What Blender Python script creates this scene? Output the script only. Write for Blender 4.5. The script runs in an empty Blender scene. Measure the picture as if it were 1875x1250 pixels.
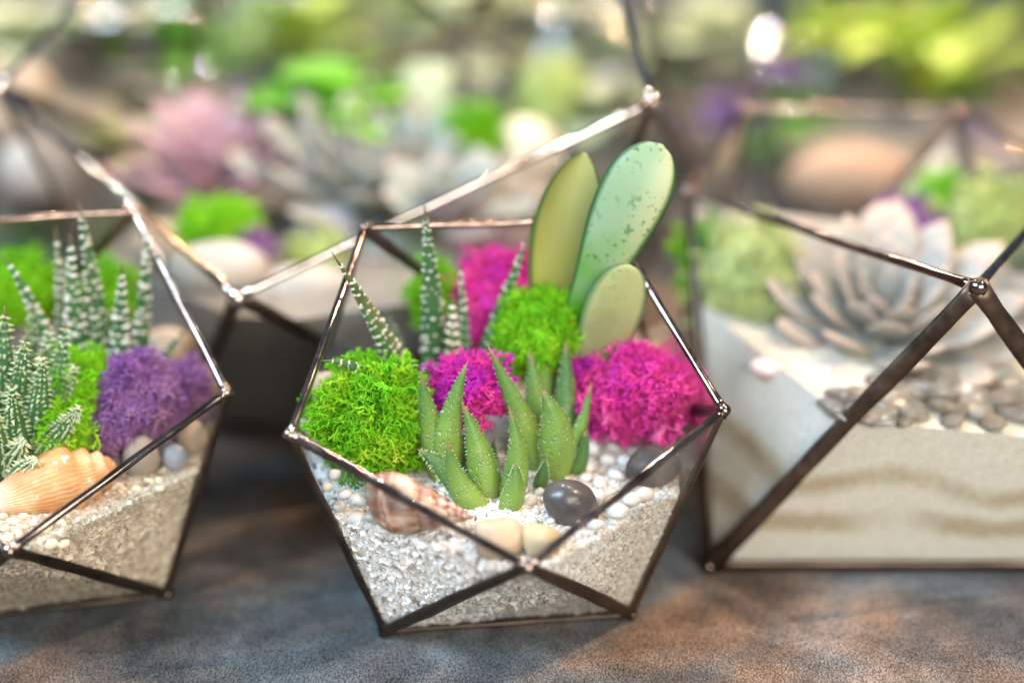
import bpy, bmesh, math, random
import numpy as np
from mathutils import Matrix, Vector

# ------------------------------------------------------------------ units: everything is laid out in edges of the middle terrarium
U = 0.09                                   # one edge = 9 cm
rng = np.random.default_rng(7)
SC = bpy.context.scene
COL = SC.collection

# ------------------------------------------------------------------ camera
CAM = np.array([-0.5352505, -5.3558175, 2.8702925]); RX, RZ, ROLL = 1.25241878, -0.110940075, -0.0146547
FPX = 2604.1667                            # focal length in pixels of the 1875 px wide photograph (50 mm)
def _rot(ax, a):
    return np.array(Matrix.Rotation(a, 3, ax))
CR = _rot('Z', RZ) @ _rot('X', RX) @ _rot('Z', ROLL)
cam_d = bpy.data.cameras.new('camera'); cam = bpy.data.objects.new('camera', cam_d); COL.objects.link(cam)
cam.matrix_world = Matrix.Translation(Vector(CAM * U)) @ Matrix(CR.tolist()).to_4x4()
cam_d.sensor_width = 36; cam_d.lens = 50; cam_d.clip_start = 0.01; cam_d.clip_end = 200
FOCUS = np.array([0.0, -0.40, 0.72])
cam_d.dof.use_dof = True
cam_d.dof.focus_distance = float((FOCUS - CAM) @ (-CR[:, 2])) * U
cam_d.dof.aperture_fstop = 1.9
SC.camera = cam

# ------------------------------------------------------------------ light: warm lamps from the right and the back, cool window light from the left
w = bpy.data.worlds.new('World'); SC.world = w; w.use_nodes = True
w.node_tree.nodes['Background'].inputs[0].default_value = (0.42, 0.56, 0.80, 1)
w.node_tree.nodes['Background'].inputs[1].default_value = 0.31

def lamp(name, kind, loc, target, energy, color, size=0.03, size_y=None, angle=None):
    l = bpy.data.lights.new(name, kind); o = bpy.data.objects.new(name, l); COL.objects.link(o)
    o.location = Vector(loc) * U
    o.rotation_euler = (Vector(target) - Vector(loc)).to_track_quat('-Z', 'Y').to_euler()
    l.energy = energy; l.color = color
    if kind == 'AREA':
        l.size = size; l.shape = 'RECTANGLE'; l.size_y = size_y or size
    else:
        l.shadow_soft_size = size
    if kind == 'SPOT':
        l.spot_size = math.radians(angle or 70); l.spot_blend = 0.5
    return o
lamp('halogen_lamp', 'SPOT', (10.5, -0.9, 17.0), (0.2, 0.3, 0), 124, (1.0, 0.66, 0.42), 0.03, angle=75)
lamp('window_light', 'AREA', (-13, -5, 15), (0, 1, 0.5), 62, (0.60, 0.79, 1.0), 0.9, 0.7)
lamp('front_fill', 'AREA', (3.5, -15, 6.5), (0, 0, 0.6), 38, (1.0, 0.91, 0.81), 1.2, 0.8)  # soft fill added on the camera side to brighten the front faces
for k, (lx, ly, lz) in enumerate([(-2.5, 13, 19), (7, 14, 17), (-8, 15, 18), (2.5, 18, 20), (12, 17, 20), (-13, 12, 19), (5, 8, 22), (-5, 9, 22), (0.5, 22, 18), (9, 22, 19), (-9, 21, 19)]):
    lamp('ceiling_lamp', 'SPOT', (lx, ly, lz), (lx * 0.15, 5.6 + (k % 3) * 3.0, 0), 52, (1.0, 0.58, 0.32) if k % 2 else (1.0, 0.95, 0.90), 0.012, angle=46)

SC.view_settings.view_transform = 'Standard'; SC.view_settings.look = 'None'
SC.view_settings.exposure = -0.12; SC.view_settings.gamma = 1.0
SC.render.engine = 'CYCLES'
cy = SC.cycles
cy.use_denoising = True
cy.use_adaptive_sampling = True; cy.adaptive_threshold = 0.025; cy.max_bounces = 6; cy.diffuse_bounces = 3; cy.glossy_bounces = 4; cy.transmission_bounces = 6; cy.transparent_max_bounces = 32
cy.caustics_reflective = False; cy.caustics_refractive = False
cy.sample_clamp_indirect = 4.0

# ------------------------------------------------------------------ pixel helpers (photograph pixels -> points of the place)
def ray(px, py):
    return CR @ np.array([(px - 937.5) / FPX, (625 - py) / FPX, -1.0])
def aty(px, py, y):
    d = ray(px, py); return CAM + d * (y - CAM[1]) / d[1]
def atz(px, py, z):
    d = ray(px, py); return CAM + d * (z - CAM[2]) / d[2]
def pxu(p):                                # pixels per unit at a point
    return FPX / ((np.asarray(p) - CAM) @ (-CR[:, 2]))
def nrm(v):
    v = np.asarray(v, float); return v / (np.linalg.norm(v) + 1e-12)

# ------------------------------------------------------------------ materials
MATS = {}
def mat(name, build):
    if name in MATS: return MATS[name]
    m = bpy.data.materials.new(name); m.use_nodes = True
    nt = m.node_tree
    for n in list(nt.nodes): nt.nodes.remove(n)
    out = nt.nodes.new('ShaderNodeOutputMaterial')
    s = build(nt)
    nt.links.new(s, out.inputs[0]); MATS[name] = m
    return m
def N(nt, t, **kw):
    n = nt.nodes.new(t)
    for k, v in kw.items():
        if k.startswith('i_'):
            key = k[2:]
            n.inputs[int(key) if key.isdigit() else key.replace('_', ' ')].default_value = v
        else: setattr(n, k, v)
    return n
def c4(c): return (c[0], c[1], c[2], 1)
def ramp(nt, fac, stops, interp='LINEAR'):
    r = N(nt, 'ShaderNodeValToRGB'); r.color_ramp.interpolation = interp
    e = r.color_ramp.elements
    while len(e) < len(stops): e.new(0.5)
    for k, (p, c) in enumerate(stops):
        e[k].position = p; e[k].color = c4(c) if len(c) == 3 else c
    nt.links.new(fac, r.inputs[0]); return r.outputs[0]
def noise(nt, scale, detail=3, rough=0.55, vec=None, coord='Object'):
    n = N(nt, 'ShaderNodeTexNoise'); n.inputs['Scale'].default_value = scale
    n.inputs['Detail'].default_value = detail; n.inputs['Roughness'].default_value = rough
    if vec is None:
        vec = N(nt, 'ShaderNodeTexCoord').outputs[coord]
    nt.links.new(vec, n.inputs['Vector']); return n.outputs[0]
def attr(nt, name): return N(nt, 'ShaderNodeAttribute', attribute_name=name)
def math_(nt, op, a, b=None, clamp=False):
    n = N(nt, 'ShaderNodeMath', operation=op); n.use_clamp = clamp
    for i, v in enumerate((a, b)):
        if v is None: continue
        if isinstance(v, (int, float)): n.inputs[i].default_value = v
        else: nt.links.new(v, n.inputs[i])
    return n.outputs[0]
def mixc(nt, f, a, b, mode='MIX'):
    n = N(nt, 'ShaderNodeMix', data_type='RGBA', blend_type=mode)
    for i, v in ((0, f), (6, a), (7, b)):
        if isinstance(v, (int, float)): n.inputs[i].default_value = v
        elif isinstance(v, tuple): n.inputs[i].default_value = c4(v)
        else: nt.links.new(v, n.inputs[i])
    return n.outputs[2]
def bump(nt, h, strength, dist=0.001):
    b = N(nt, 'ShaderNodeBump'); b.inputs['Strength'].default_value = strength; b.inputs['Distance'].default_value = dist
    nt.links.new(h, b.inputs['Height']); return b.outputs[0]
def bsdf(nt, color, rough=0.5, metal=0.0, normal=None, spec=0.5, sss=0.0, coat=0.0, trans=0.0, ior=1.45, sheen=0.0):
    p = N(nt, 'ShaderNodeBsdfPrincipled')
    if isinstance(color, tuple): p.inputs['Base Color'].default_value = c4(color)
    else: nt.links.new(color, p.inputs['Base Color'])
    if isinstance(rough, (int, float)): p.inputs['Roughness'].default_value = rough
    else: nt.links.new(rough, p.inputs['Roughness'])
    p.inputs['Metallic'].default_value = metal; p.inputs['Specular IOR Level'].default_value = spec
    p.inputs['Coat Weight'].default_value = coat; p.inputs['Coat Roughness'].default_value = 0.15
    p.inputs['Transmission Weight'].default_value = trans; p.inputs['IOR'].default_value = ior
    p.inputs['Sheen Weight'].default_value = sheen
    if sss:
        p.inputs['Subsurface Weight'].default_value = sss; p.inputs['Subsurface Scale'].default_value = 0.003
    if normal is not None: nt.links.new(normal, p.inputs['Normal'])
    return p.outputs[0]
def translu(nt, shader, color, f):
    t = N(nt, 'ShaderNodeBsdfTranslucent')
    if isinstance(color, tuple): t.inputs[0].default_value = c4(color)
    else: nt.links.new(color, t.inputs[0])
    m = N(nt, 'ShaderNodeMixShader'); m.inputs[0].default_value = f
    nt.links.new(shader, m.inputs[1]); nt.links.new(t.outputs[0], m.inputs[2]); return m.outputs[0]

def m_glass(nt):
    t = N(nt, 'ShaderNodeBsdfTransparent'); t.inputs[0].default_value = (0.975, 0.985, 0.98, 1)
    g = N(nt, 'ShaderNodeBsdfGlossy'); g.inputs['Roughness'].default_value = 0.012
    lw = N(nt, 'ShaderNodeLayerWeight'); lw.inputs['Blend'].default_value = 0.5
    fr = math_(nt, 'ADD', math_(nt, 'MULTIPLY', math_(nt, 'POWER', lw.outputs['Facing'], 5.0), 0.9), 0.042)
    m = N(nt, 'ShaderNodeMixShader')
    nt.links.new(fr, m.inputs[0]); nt.links.new(t.outputs[0], m.inputs[1]); nt.links.new(g.outputs[0], m.inputs[2])
    d = N(nt, 'ShaderNodeBsdfDiffuse'); d.inputs[0].default_value = (0.85, 0.85, 0.83, 1)
    m2 = N(nt, 'ShaderNodeMixShader'); m2.inputs[0].default_value = 0.007; nt.links.new(m.outputs[0], m2.inputs[1]); nt.links.new(d.outputs[0], m2.inputs[2])
    return m2.outputs[0]
def m_tin(nt):
    n1 = noise(nt, 50, 2, 0.5); n2 = noise(nt, 40, 1, 0.4)
    col = ramp(nt, n1, [(0.35, (0.28, 0.24, 0.22)), (0.6, (0.70, 0.64, 0.60))])
    return bsdf(nt, col, 0.02, 1.0, bump(nt, n2, 0.4, 0.0006))
def m_solder(nt):
    n1 = noise(nt, 260, 4, 0.6); n2 = noise(nt, 60, 3)
    col = ramp(nt, n2, [(0.3, (0.11, 0.08, 0.065)), (0.5, (0.25, 0.19, 0.16)), (0.72, (0.52, 0.43, 0.37))])
    ro = ramp(nt, n1, [(0.3, (0.07,) * 3), (0.7, (0.2,) * 3)])
    n3 = noise(nt, 55, 1, 0.4)
    return bsdf(nt, col, ro, 1.0, bump(nt, math_(nt, 'ADD', n3, math_(nt, 'MULTIPLY', n1, 0.02)), 0.6, 0.0011))
def m_foil(nt):
    n1 = noise(nt, 200, 4, 0.6); n2 = noise(nt, 50, 3)
    col = ramp(nt, n2, [(0.3, (0.05, 0.038, 0.03)), (0.7, (0.16, 0.115, 0.085))])
    ro = ramp(nt, n1, [(0.3, (0.28,) * 3), (0.7, (0.5,) * 3)])
    return bsdf(nt, col, ro, 0.9, bump(nt, n1, 0.3, 0.0005))
def m_moss(stops, tr=0.38):
    def f(nt):
        a = attr(nt, 'tint').outputs['Fac']
        n = noise(nt, 45, 2)
        v = math_(nt, 'ADD', math_(nt, 'MULTIPLY', a, 0.6), math_(nt, 'SUBTRACT', math_(nt, 'MULTIPLY', n, 1.2), 0.42), True)
        col = ramp(nt, v, stops)
        return translu(nt, bsdf(nt, col, 0.75, spec=0.2), col, tr)
    return f
def m_zebra(c1, c2):
    def f(nt):
        n = noise(nt, 70, 3)
        uv = attr(nt, 'leafuv').outputs['Vector']
        sep = N(nt, 'ShaderNodeSeparateXYZ'); nt.links.new(uv, sep.inputs[0])
        col = ramp(nt, n, [(0.3, c1), (0.7, c2)])
        tipf = ramp(nt, sep.outputs[1], [(0.9, (0, 0, 0)), (1.0, (1, 1, 1))])
        col = mixc(nt, tipf, col, (0.20, 0.10, 0.05))
        return bsdf(nt, col, 0.38, normal=bump(nt, noise(nt, 420, 3), 0.25, 0.0005))
    return f
def m_tubercle(nt):
    n = noise(nt, 120, 2)
    return bsdf(nt, ramp(nt, n, [(0.3, (0.50, 0.49, 0.40)), (0.7, (0.74, 0.72, 0.64))]), 0.5)
def m_aloe(c1, c2, dot):
    def f(nt):
        uv = attr(nt, 'leafuv').outputs['Vector']
        sep = N(nt, 'ShaderNodeSeparateXYZ'); nt.links.new(uv, sep.inputs[0])
        n = noise(nt, 60, 3)
        base = ramp(nt, math_(nt, 'ADD', math_(nt, 'MULTIPLY', sep.outputs[1], 0.55), math_(nt, 'MULTIPLY', n, 0.5)), [(0.25, c2), (0.75, c1)])
        cmb = N(nt, 'ShaderNodeCombineXYZ'); nt.links.new(math_(nt, 'MULTIPLY', sep.outputs[2], 9), cmb.inputs[0]); nt.links.new(math_(nt, 'MULTIPLY', sep.outputs[1], 24), cmb.inputs[1])
        mp = N(nt, 'ShaderNodeMapping'); mp.inputs['Scale'].default_value = (1, 1, 1); nt.links.new(cmb.outputs[0], mp.inputs[0])
        v = N(nt, 'ShaderNodeTexVoronoi'); v.inputs['Scale'].default_value = 1.0; v.inputs['Randomness'].default_value = 0.75
        nt.links.new(mp.outputs[0], v.inputs['Vector'])
        mask = ramp(nt, v.outputs['Distance'], [(0.22, (1, 1, 1)), (0.42, (0, 0, 0))])
        mask = math_(nt, 'MULTIPLY', mask, ramp(nt, noise(nt, 170, 2), [(0.38, (0.05,) * 3), (0.62, (0.95,) * 3)]))
        col = mixc(nt, mask, base, dot)
        tipf = ramp(nt, sep.outputs[1], [(0.88, (0, 0, 0)), (0.99, (1, 1, 1))])
        col = mixc(nt, tipf, col, (0.36, 0.22, 0.10))
        col = mixc(nt, ramp(nt, noise(nt, 110, 4, 0.65), [(0.56, (0, 0, 0)), (0.72, (0.55,) * 3)]), col, (0.30, 0.34, 0.10))
        return translu(nt, bsdf(nt, col, 0.48, normal=bump(nt, mask, 0.9, 0.0009)), col, 0.12)
    return f
def m_paddle(face1, face2, rim, spot=0.6, side=(0.46, 0.50, 0.24)):
    def f(nt):
        uv = attr(nt, 'leafuv').outputs['Vector']
        sep = N(nt, 'ShaderNodeSeparateXYZ'); nt.links.new(uv, sep.inputs[0])
        n = noise(nt, 38, 3)
        col = ramp(nt, math_(nt, 'ADD', math_(nt, 'MULTIPLY', sep.outputs[1], 0.6), math_(nt, 'SUBTRACT', math_(nt, 'MULTIPLY', n, 0.7), 0.25)), [(0.25, face1), (0.55, face2)])
        col = mixc(nt, math_(nt, 'MULTIPLY', ramp(nt, sep.outputs[2], [(0.5, (0, 0, 0)), (0.85, (1, 1, 1))]), ramp(nt, sep.outputs[1], [(0.45, (0.1,) * 3), (0.75, (0.9,) * 3)])), col, side)
        sp = ramp(nt, noise(nt, 480, 2, 0.5), [(0.58, (0, 0, 0)), (0.66, (spot,) * 3)])
        sp = math_(nt, 'MULTIPLY', sp, ramp(nt, noise(nt, 60, 1), [(0.40, (0, 0, 0)), (0.54, (1, 1, 1))]))
        col = mixc(nt, sp, col, rim)
        e = ramp(nt, sep.outputs[0], [(0.80, (0, 0, 0)), (0.93, (1, 1, 1))])
        col = mixc(nt, e, col, rim)
        return translu(nt, bsdf(nt, col, 0.42, normal=bump(nt, noise(nt, 300, 3), 0.2, 0.0004)), col, 0.22)
    return f
def m_echev(c1, c2, tip):
    def f(nt):
        uv = attr(nt, 'leafuv').outputs['Vector']
        sep = N(nt, 'ShaderNodeSeparateXYZ'); nt.links.new(uv, sep.inputs[0])
        col = ramp(nt, noise(nt, 50, 3), [(0.3, c1), (0.7, c2)])
        e = math_(nt, 'MAXIMUM', ramp(nt, sep.outputs[0], [(0.75, (0, 0, 0)), (0.98, (1, 1, 1))]), ramp(nt, sep.outputs[1], [(0.8, (0, 0, 0)), (1.0, (1, 1, 1))]))
        col = mixc(nt, e, col, tip)
        return translu(nt, bsdf(nt, col, 0.5), col, 0.15)
    return f
def m_leaf(c1, c2, rough=0.45, tr=0.3):
    def f(nt):
        col = ramp(nt, noise(nt, 25, 3), [(0.3, c1), (0.7, c2)])
        return translu(nt, bsdf(nt, col, rough), col, tr)
    return f
def m_stone(stops, scale=40, rough=0.6, bmp=0.4, coat=0.0, fine=400):
    def f(nt):
        n = noise(nt, scale, 5, 0.62)
        return bsdf(nt, ramp(nt, n, stops), rough, normal=bump(nt, noise(nt, fine, 4), bmp, 0.0004), coat=coat)
    return f
def m_grain(stops, rough=0.55):
    def f(nt):
        a = attr(nt, 'tint').outputs['Fac']
        n = noise(nt, 18, 3)
        v = math_(nt, 'ADD', a, math_(nt, 'MULTIPLY', math_(nt, 'SUBTRACT', n, 0.5), 0.35), True)
        col = ramp(nt, v, stops)
        return translu(nt, bsdf(nt, col, rough), col, 0.15)
    return f
def m_sand(stops, scale=500):
    def f(nt):
        n = noise(nt, scale, 4, 0.7); n2 = noise(nt, 35, 3)
        v = math_(nt, 'ADD', math_(nt, 'MULTIPLY', n, 0.7), math_(nt, 'MULTIPLY', n2, 0.3))
        return bsdf(nt, ramp(nt, v, stops), 0.8, normal=bump(nt, n, 0.8, 0.0008), spec=0.2)
    return f
def m_layered(nt):                          # pale sand poured in layers with wavy ochre seams
    co = N(nt, 'ShaderNodeTexCoord').outputs['Object']
    sep = N(nt, 'ShaderNodeSeparateXYZ'); nt.links.new(co, sep.inputs[0])
    mp = N(nt, 'ShaderNodeMapping'); mp.inputs['Scale'].default_value = (1, 1, 0.25); nt.links.new(co, mp.inputs[0])
    wav = noise(nt, 9, 1.5, 0.4, vec=mp.outputs[0])
    fine = noise(nt, 160, 4, 0.7)
    def seam(z0, amp, width, soft):
        h = math_(nt, 'ADD', sep.outputs[2], math_(nt, 'MULTIPLY', math_(nt, 'SUBTRACT', wav, 0.5), amp))
        h = math_(nt, 'ADD', h, math_(nt, 'MULTIPLY', math_(nt, 'SUBTRACT', fine, 0.5), 0.006))
        d = math_(nt, 'ABSOLUTE', math_(nt, 'SUBTRACT', h, z0))
        n = N(nt, 'ShaderNodeMapRange'); n.inputs[1].default_value = width; n.inputs[2].default_value = width + soft
        n.inputs[3].default_value = 1; n.inputs[4].default_value = 0; nt.links.new(d, n.inputs[0]); return n.outputs[0]
    m = math_(nt, 'MULTIPLY', 0.75, math_(nt, 'MAXIMUM', seam(0.0215, 0.042, 0.0022, 0.0040), seam(0.039, 0.070, 0.0012, 0.0050)))
    g = noise(nt, 620, 4, 0.8)
    pale = ramp(nt, g, [(0.25, (0.42, 0.39, 0.32)), (0.5, (0.64, 0.61, 0.53)), (0.75, (0.78, 0.75, 0.68))])
    och = ramp(nt, g, [(0.3, (0.28, 0.20, 0.10)), (0.7, (0.42, 0.33, 0.19))])
    fade = ramp(nt, noise(nt, 22, 2), [(0.3, (0.15,) * 3), (0.5, (1,) * 3)])
    return bsdf(nt, mixc(nt, math_(nt, 'MULTIPLY', m, fade), pale, och), 0.85, normal=bump(nt, g, 0.4, 0.0005), spec=0.2)
def m_cloth(nt):
    co = N(nt, 'ShaderNodeTexCoord').outputs['Object']
    mp = N(nt, 'ShaderNodeMapping'); mp.inputs['Rotation'].default_value = (0, 0, 0.25); nt.links.new(co, mp.inputs[0])
    mps = N(nt, 'ShaderNodeMapping'); mps.inputs['Scale'].default_value = (1.0, 0.45, 1); nt.links.new(mp.outputs[0], mps.inputs[0])
    v = N(nt, 'ShaderNodeTexVoronoi'); v.inputs['Scale'].default_value = 1500; v.inputs['Randomness'].default_value = 0.9
    nt.links.new(mps.outputs[0], v.inputs['Vector'])
    n1 = noise(nt, 1700, 3, 0.75); n2 = noise(nt, 11, 4, 0.6); n3 = noise(nt, 48, 5, 0.7)
    h = math_(nt, 'ADD', math_(nt, 'SUBTRACT', 1.0, v.outputs['Distance']), math_(nt, 'MULTIPLY', n1, 0.8))
    t = math_(nt, 'ADD', math_(nt, 'MULTIPLY', h, 0.30), math_(nt, 'ADD', math_(nt, 'MULTIPLY', n2, 0.46), math_(nt, 'MULTIPLY', n3, 0.34)))
    col = ramp(nt, t, [(0.54, (0.024, 0.023, 0.023)), (0.71, (0.125, 0.12, 0.114)), (0.86, (0.36, 0.345, 0.325))])
    nd = N(nt, 'ShaderNodeTexNoise'); nd.inputs['Scale'].default_value = 8.5; nd.inputs['Detail'].default_value = 3; nd.inputs['Distortion'].default_value = 1.2
    mp2 = N(nt, 'ShaderNodeMapping'); mp2.inputs['Location'].default_value = (0.31, 0.12, 0); nt.links.new(co, mp2.inputs[0]); nt.links.new(mp2.outputs[0], nd.inputs['Vector'])
    patch_tint = ramp(nt, nd.outputs[0], [(0.38, (0.74, 0.93, 1.06)), (0.48, (0.98, 0.97, 0.96)), (0.58, (1.45, 1.0, 0.72))])  # broad noise patches running from blue grey to tan
    return bsdf(nt, mixc(nt, 1.0, col, patch_tint, 'MULTIPLY'), 0.95, normal=bump(nt, h, 0.8, 0.001), spec=0.05, sheen=0.08)
def m_shell_cone(nt):
    uv = attr(nt, 'leafuv').outputs['Vector']   # x: angle/2pi along the whorl, y: across
    sep = N(nt, 'ShaderNodeSeparateXYZ'); nt.links.new(uv, sep.inputs[0])
    mp = N(nt, 'ShaderNodeMapping'); mp.inputs['Scale'].default_value = (9, 2.2, 1); nt.links.new(uv, mp.inputs[0])
    n = noise(nt, 1.0, 3, 0.55, vec=mp.outputs[0])
    col = ramp(nt, n, [(0.36, (0.56, 0.44, 0.34)), (0.44, (0.40, 0.25, 0.16)), (0.51, (0.24, 0.08, 0.035)), (0.6, (0.13, 0.06, 0.055)), (0.68, (0.46, 0.32, 0.24))])
    wv = N(nt, 'ShaderNodeTexWave', bands_direction='Y'); wv.inputs['Scale'].default_value = 2.4; nt.links.new(uv, wv.inputs['Vector'])
    col = mixc(nt, math_(nt, 'MULTIPLY', wv.outputs['Fac'], 0.22), col, (0.68, 0.60, 0.52))
    return bsdf(nt, col, 0.42, normal=bump(nt, wv.outputs['Fac'], 0.35, 0.0006), coat=0.15)
def m_shell_orange(nt):
    uv = attr(nt, 'leafuv').outputs['Vector']
    sep = N(nt, 'ShaderNodeSeparateXYZ'); nt.links.new(uv, sep.inputs[0])
    n = noise(nt, 90, 4, 0.6)
    col = ramp(nt, n, [(0.3, (0.46, 0.19, 0.065)), (0.5, (0.58, 0.28, 0.105)), (0.72, (0.70, 0.46, 0.27))])
    sp = ramp(nt, noise(nt, 230, 2), [(0.63, (0, 0, 0)), (0.7, (0.7,) * 3)])
    col = mixc(nt, sp, col, (0.86, 0.76, 0.62))
    tail = ramp(nt, sep.outputs[1], [(0.08, (1, 1, 1)), (0.26, (0, 0, 0))])
    col = mixc(nt, math_(nt, 'MULTIPLY', tail, 0.7), col, (0.78, 0.60, 0.48))
    wv = N(nt, 'ShaderNodeTexWave', bands_direction='X'); wv.inputs['Scale'].default_value = 14; wv.inputs['Distortion'].default_value = 3.0
    nt.links.new(uv, wv.inputs['Vector'])
    hh = math_(nt, 'ADD', math_(nt, 'MULTIPLY', wv.outputs['Fac'], 0.35), noise(nt, 260, 5, 0.7))
    return bsdf(nt, col, 0.52, normal=bump(nt, hh, 0.5, 0.0007))
def m_crystal(c):
    def f(nt):
        return bsdf(nt, ramp(nt, noise(nt, 60, 2), [(0.3, c), (0.7, (0.62, 0.58, 0.50))]), 0.07, trans=0.55, ior=1.48)
    return f

GREEN1 = [(0.1, (0.11, 0.40, 0.012)), (0.45, (0.22, 0.66, 0.022)), (0.75, (0.42, 0.74, 0.035)), (1.0, (0.66, 0.78, 0.08))]
GREEN2 = [(0.1, (0.13, 0.46, 0.010)), (0.5, (0.27, 0.70, 0.018)), (1.0, (0.54, 0.78, 0.05))]
PINK = [(0.05, (0.62, 0.035, 0.50)), (0.35, (0.86, 0.06, 0.50)), (0.7, (0.94, 0.11, 0.46)), (1.0, (0.95, 0.30, 0.56))]
MAGENTA = [(0.05, (0.38, 0.03, 0.52)), (0.45, (0.66, 0.035, 0.52)), (0.8, (0.90, 0.07, 0.40)), (1.0, (0.94, 0.20, 0.44))]
PURPLE = [(0.05, (0.22, 0.09, 0.40)), (0.5, (0.38, 0.18, 0.45)), (1.0, (0.62, 0.36, 0.50))]
PALE = [(0.05, (0.46, 0.60, 0.15)), (0.5, (0.64, 0.74, 0.30)), (1.0, (0.78, 0.84, 0.48))]
mat('glass', m_glass); mat('solder', m_solder); mat('foil', m_foil); mat('tin', m_tin); mat('cloth', m_cloth)
mat('moss_green', m_moss(GREEN1)); mat('moss_lime', m_moss(GREEN2)); mat('moss_pink', m_moss(PINK)); mat('moss_magenta', m_moss(MAGENTA))
mat('moss_purple', m_moss(PURPLE)); mat('moss_pale', m_moss(PALE))
mat('zebra', m_zebra((0.022, 0.085, 0.03), (0.06, 0.15, 0.05))); mat('zebra_olive', m_zebra((0.06, 0.10, 0.035), (0.13, 0.16, 0.06)))
mat('tubercle', m_tubercle); mat('tooth', m_leaf((0.42, 0.52, 0.28), (0.60, 0.66, 0.42), 0.5, 0.2))
mat('aloe', m_aloe((0.075, 0.19, 0.035), (0.25, 0.38, 0.065), (0.50, 0.60, 0.31)))
mat('aloe_dark', m_aloe((0.045, 0.13, 0.04), (0.12, 0.26, 0.055), (0.44, 0.56, 0.34)))
mat('paddle_green', m_paddle((0.10, 0.30, 0.018), (0.27, 0.40, 0.23), (0.035, 0.12, 0.03), 0.7, (0.48, 0.52, 0.28)))
mat('paddle_yellow', m_paddle((0.46, 0.44, 0.08), (0.48, 0.51, 0.19), (0.05, 0.16, 0.04), 0.1, (0.26, 0.29, 0.07)))
mat('paddle_olive', m_paddle((0.24, 0.26, 0.13), (0.42, 0.46, 0.20), (0.16, 0.25, 0.10), 0.4))
mat('echeveria_blue', m_echev((0.30, 0.32, 0.30), (0.44, 0.44, 0.40), (0.62, 0.47, 0.38)))
mat('echeveria_pale', m_echev((0.25, 0.31, 0.27), (0.36, 0.41, 0.36), (0.46, 0.38, 0.34)))
mat('echeveria_pink', m_echev((0.42, 0.29, 0.31), (0.50, 0.39, 0.41), (0.46, 0.22, 0.28)))
mat('leaf_green', m_leaf((0.12, 0.40, 0.02), (0.26, 0.60, 0.04))); mat('leaf_lime', m_leaf((0.34, 0.54, 0.05), (0.62, 0.70, 0.11)))
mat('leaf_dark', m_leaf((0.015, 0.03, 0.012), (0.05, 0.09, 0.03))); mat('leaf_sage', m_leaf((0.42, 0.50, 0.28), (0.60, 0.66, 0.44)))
mat('leaf_olive', m_leaf((0.26, 0.28, 0.10), (0.44, 0.44, 0.20))); mat('leaf_purple', m_leaf((0.12, 0.07, 0.24), (0.32, 0.18, 0.46)))
mat('pebble_white', m_stone([(0.3, (0.54, 0.52, 0.48)), (0.7, (0.76, 0.75, 0.72))], 60, 0.45, 0.25))
mat('pebble_cream', m_stone([(0.3, (0.56, 0.46, 0.32)), (0.55, (0.70, 0.62, 0.46)), (0.75, (0.80, 0.76, 0.66))], 55, 0.5, 0.3))
mat('stone_beige', m_stone([(0.28, (0.32, 0.22, 0.145)), (0.5, (0.45, 0.335, 0.23)), (0.75, (0.56, 0.46, 0.35))], 38, 0.6, 0.4))
mat('stone_cream', m_stone([(0.3, (0.20, 0.17, 0.145)), (0.42, (0.44, 0.36, 0.24)), (0.6, (0.54, 0.40, 0.18)), (0.8, (0.60, 0.52, 0.40))], 42, 0.45, 0.3, 0.15))
mat('stone_dark', m_stone([(0.3, (0.04, 0.036, 0.036)), (0.7, (0.10, 0.088, 0.084))], 60, 0.36, 0.12, 0.22))
mat('stone_umber', m_stone([(0.3, (0.03, 0.025, 0.022)), (0.5, (0.065, 0.054, 0.046)), (0.72, (0.17, 0.135, 0.11))], 65, 0.55, 0.3, 0.0))
mat('stone_slate', m_stone([(0.3, (0.20, 0.21, 0.23)), (0.7, (0.34, 0.34, 0.36))], 50, 0.5, 0.25))
mat('stone_taupe', m_stone([(0.3, (0.22, 0.18, 0.14)), (0.7, (0.36, 0.30, 0.24))], 45, 0.6, 0.35))
mat('stone_white', m_stone([(0.3, (0.34, 0.29, 0.24)), (0.7, (0.52, 0.48, 0.43))], 30, 0.55, 0.35))
mat('stone_peach', m_stone([(0.3, (0.36, 0.22, 0.13)), (0.7, (0.50, 0.34, 0.23))], 25, 0.6, 0.3))
mat('shell_pink', m_stone([(0.3, (0.62, 0.46, 0.42)), (0.7, (0.78, 0.68, 0.66))], 30, 0.35, 0.15, 0.3))
mat('shell_lilac', m_stone([(0.3, (0.48, 0.42, 0.50)), (0.7, (0.72, 0.66, 0.70))], 30, 0.35, 0.15, 0.3))
mat('shell_cone', m_shell_cone); mat('shell_orange', m_shell_orange)
mat('grit_mixed', m_grain([(0.0, (0.26, 0.21, 0.17)), (0.14, (0.52, 0.44, 0.35)), (0.4, (0.68, 0.61, 0.52)), (0.7, (0.84, 0.82, 0.78)), (1.0, (0.92, 0.91, 0.90))]))
mat('grit_beige', m_grain([(0.0, (0.26, 0.20, 0.14)), (0.2, (0.50, 0.40, 0.29)), (0.55, (0.66, 0.55, 0.41)), (1.0, (0.80, 0.73, 0.62))]))
mat('sand_grey', m_sand([(0.3, (0.44, 0.39, 0.33)), (0.7, (0.74, 0.69, 0.62))]))
mat('sand_beige', m_sand([(0.3, (0.34, 0.28, 0.20)), (0.7, (0.58, 0.50, 0.39))]))
mat('soil', m_sand([(0.3, (0.16, 0.13, 0.10)), (0.7, (0.36, 0.31, 0.25))], 260)); mat('soil_dark', m_sand([(0.3, (0.022, 0.018, 0.014)), (0.7, (0.10, 0.07, 0.045))], 260))
mat('sand_layered', m_layered); mat('sand_white', m_sand([(0.3, (0.15, 0.13, 0.11)), (0.7, (0.31, 0.275, 0.235))], 150))
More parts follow.
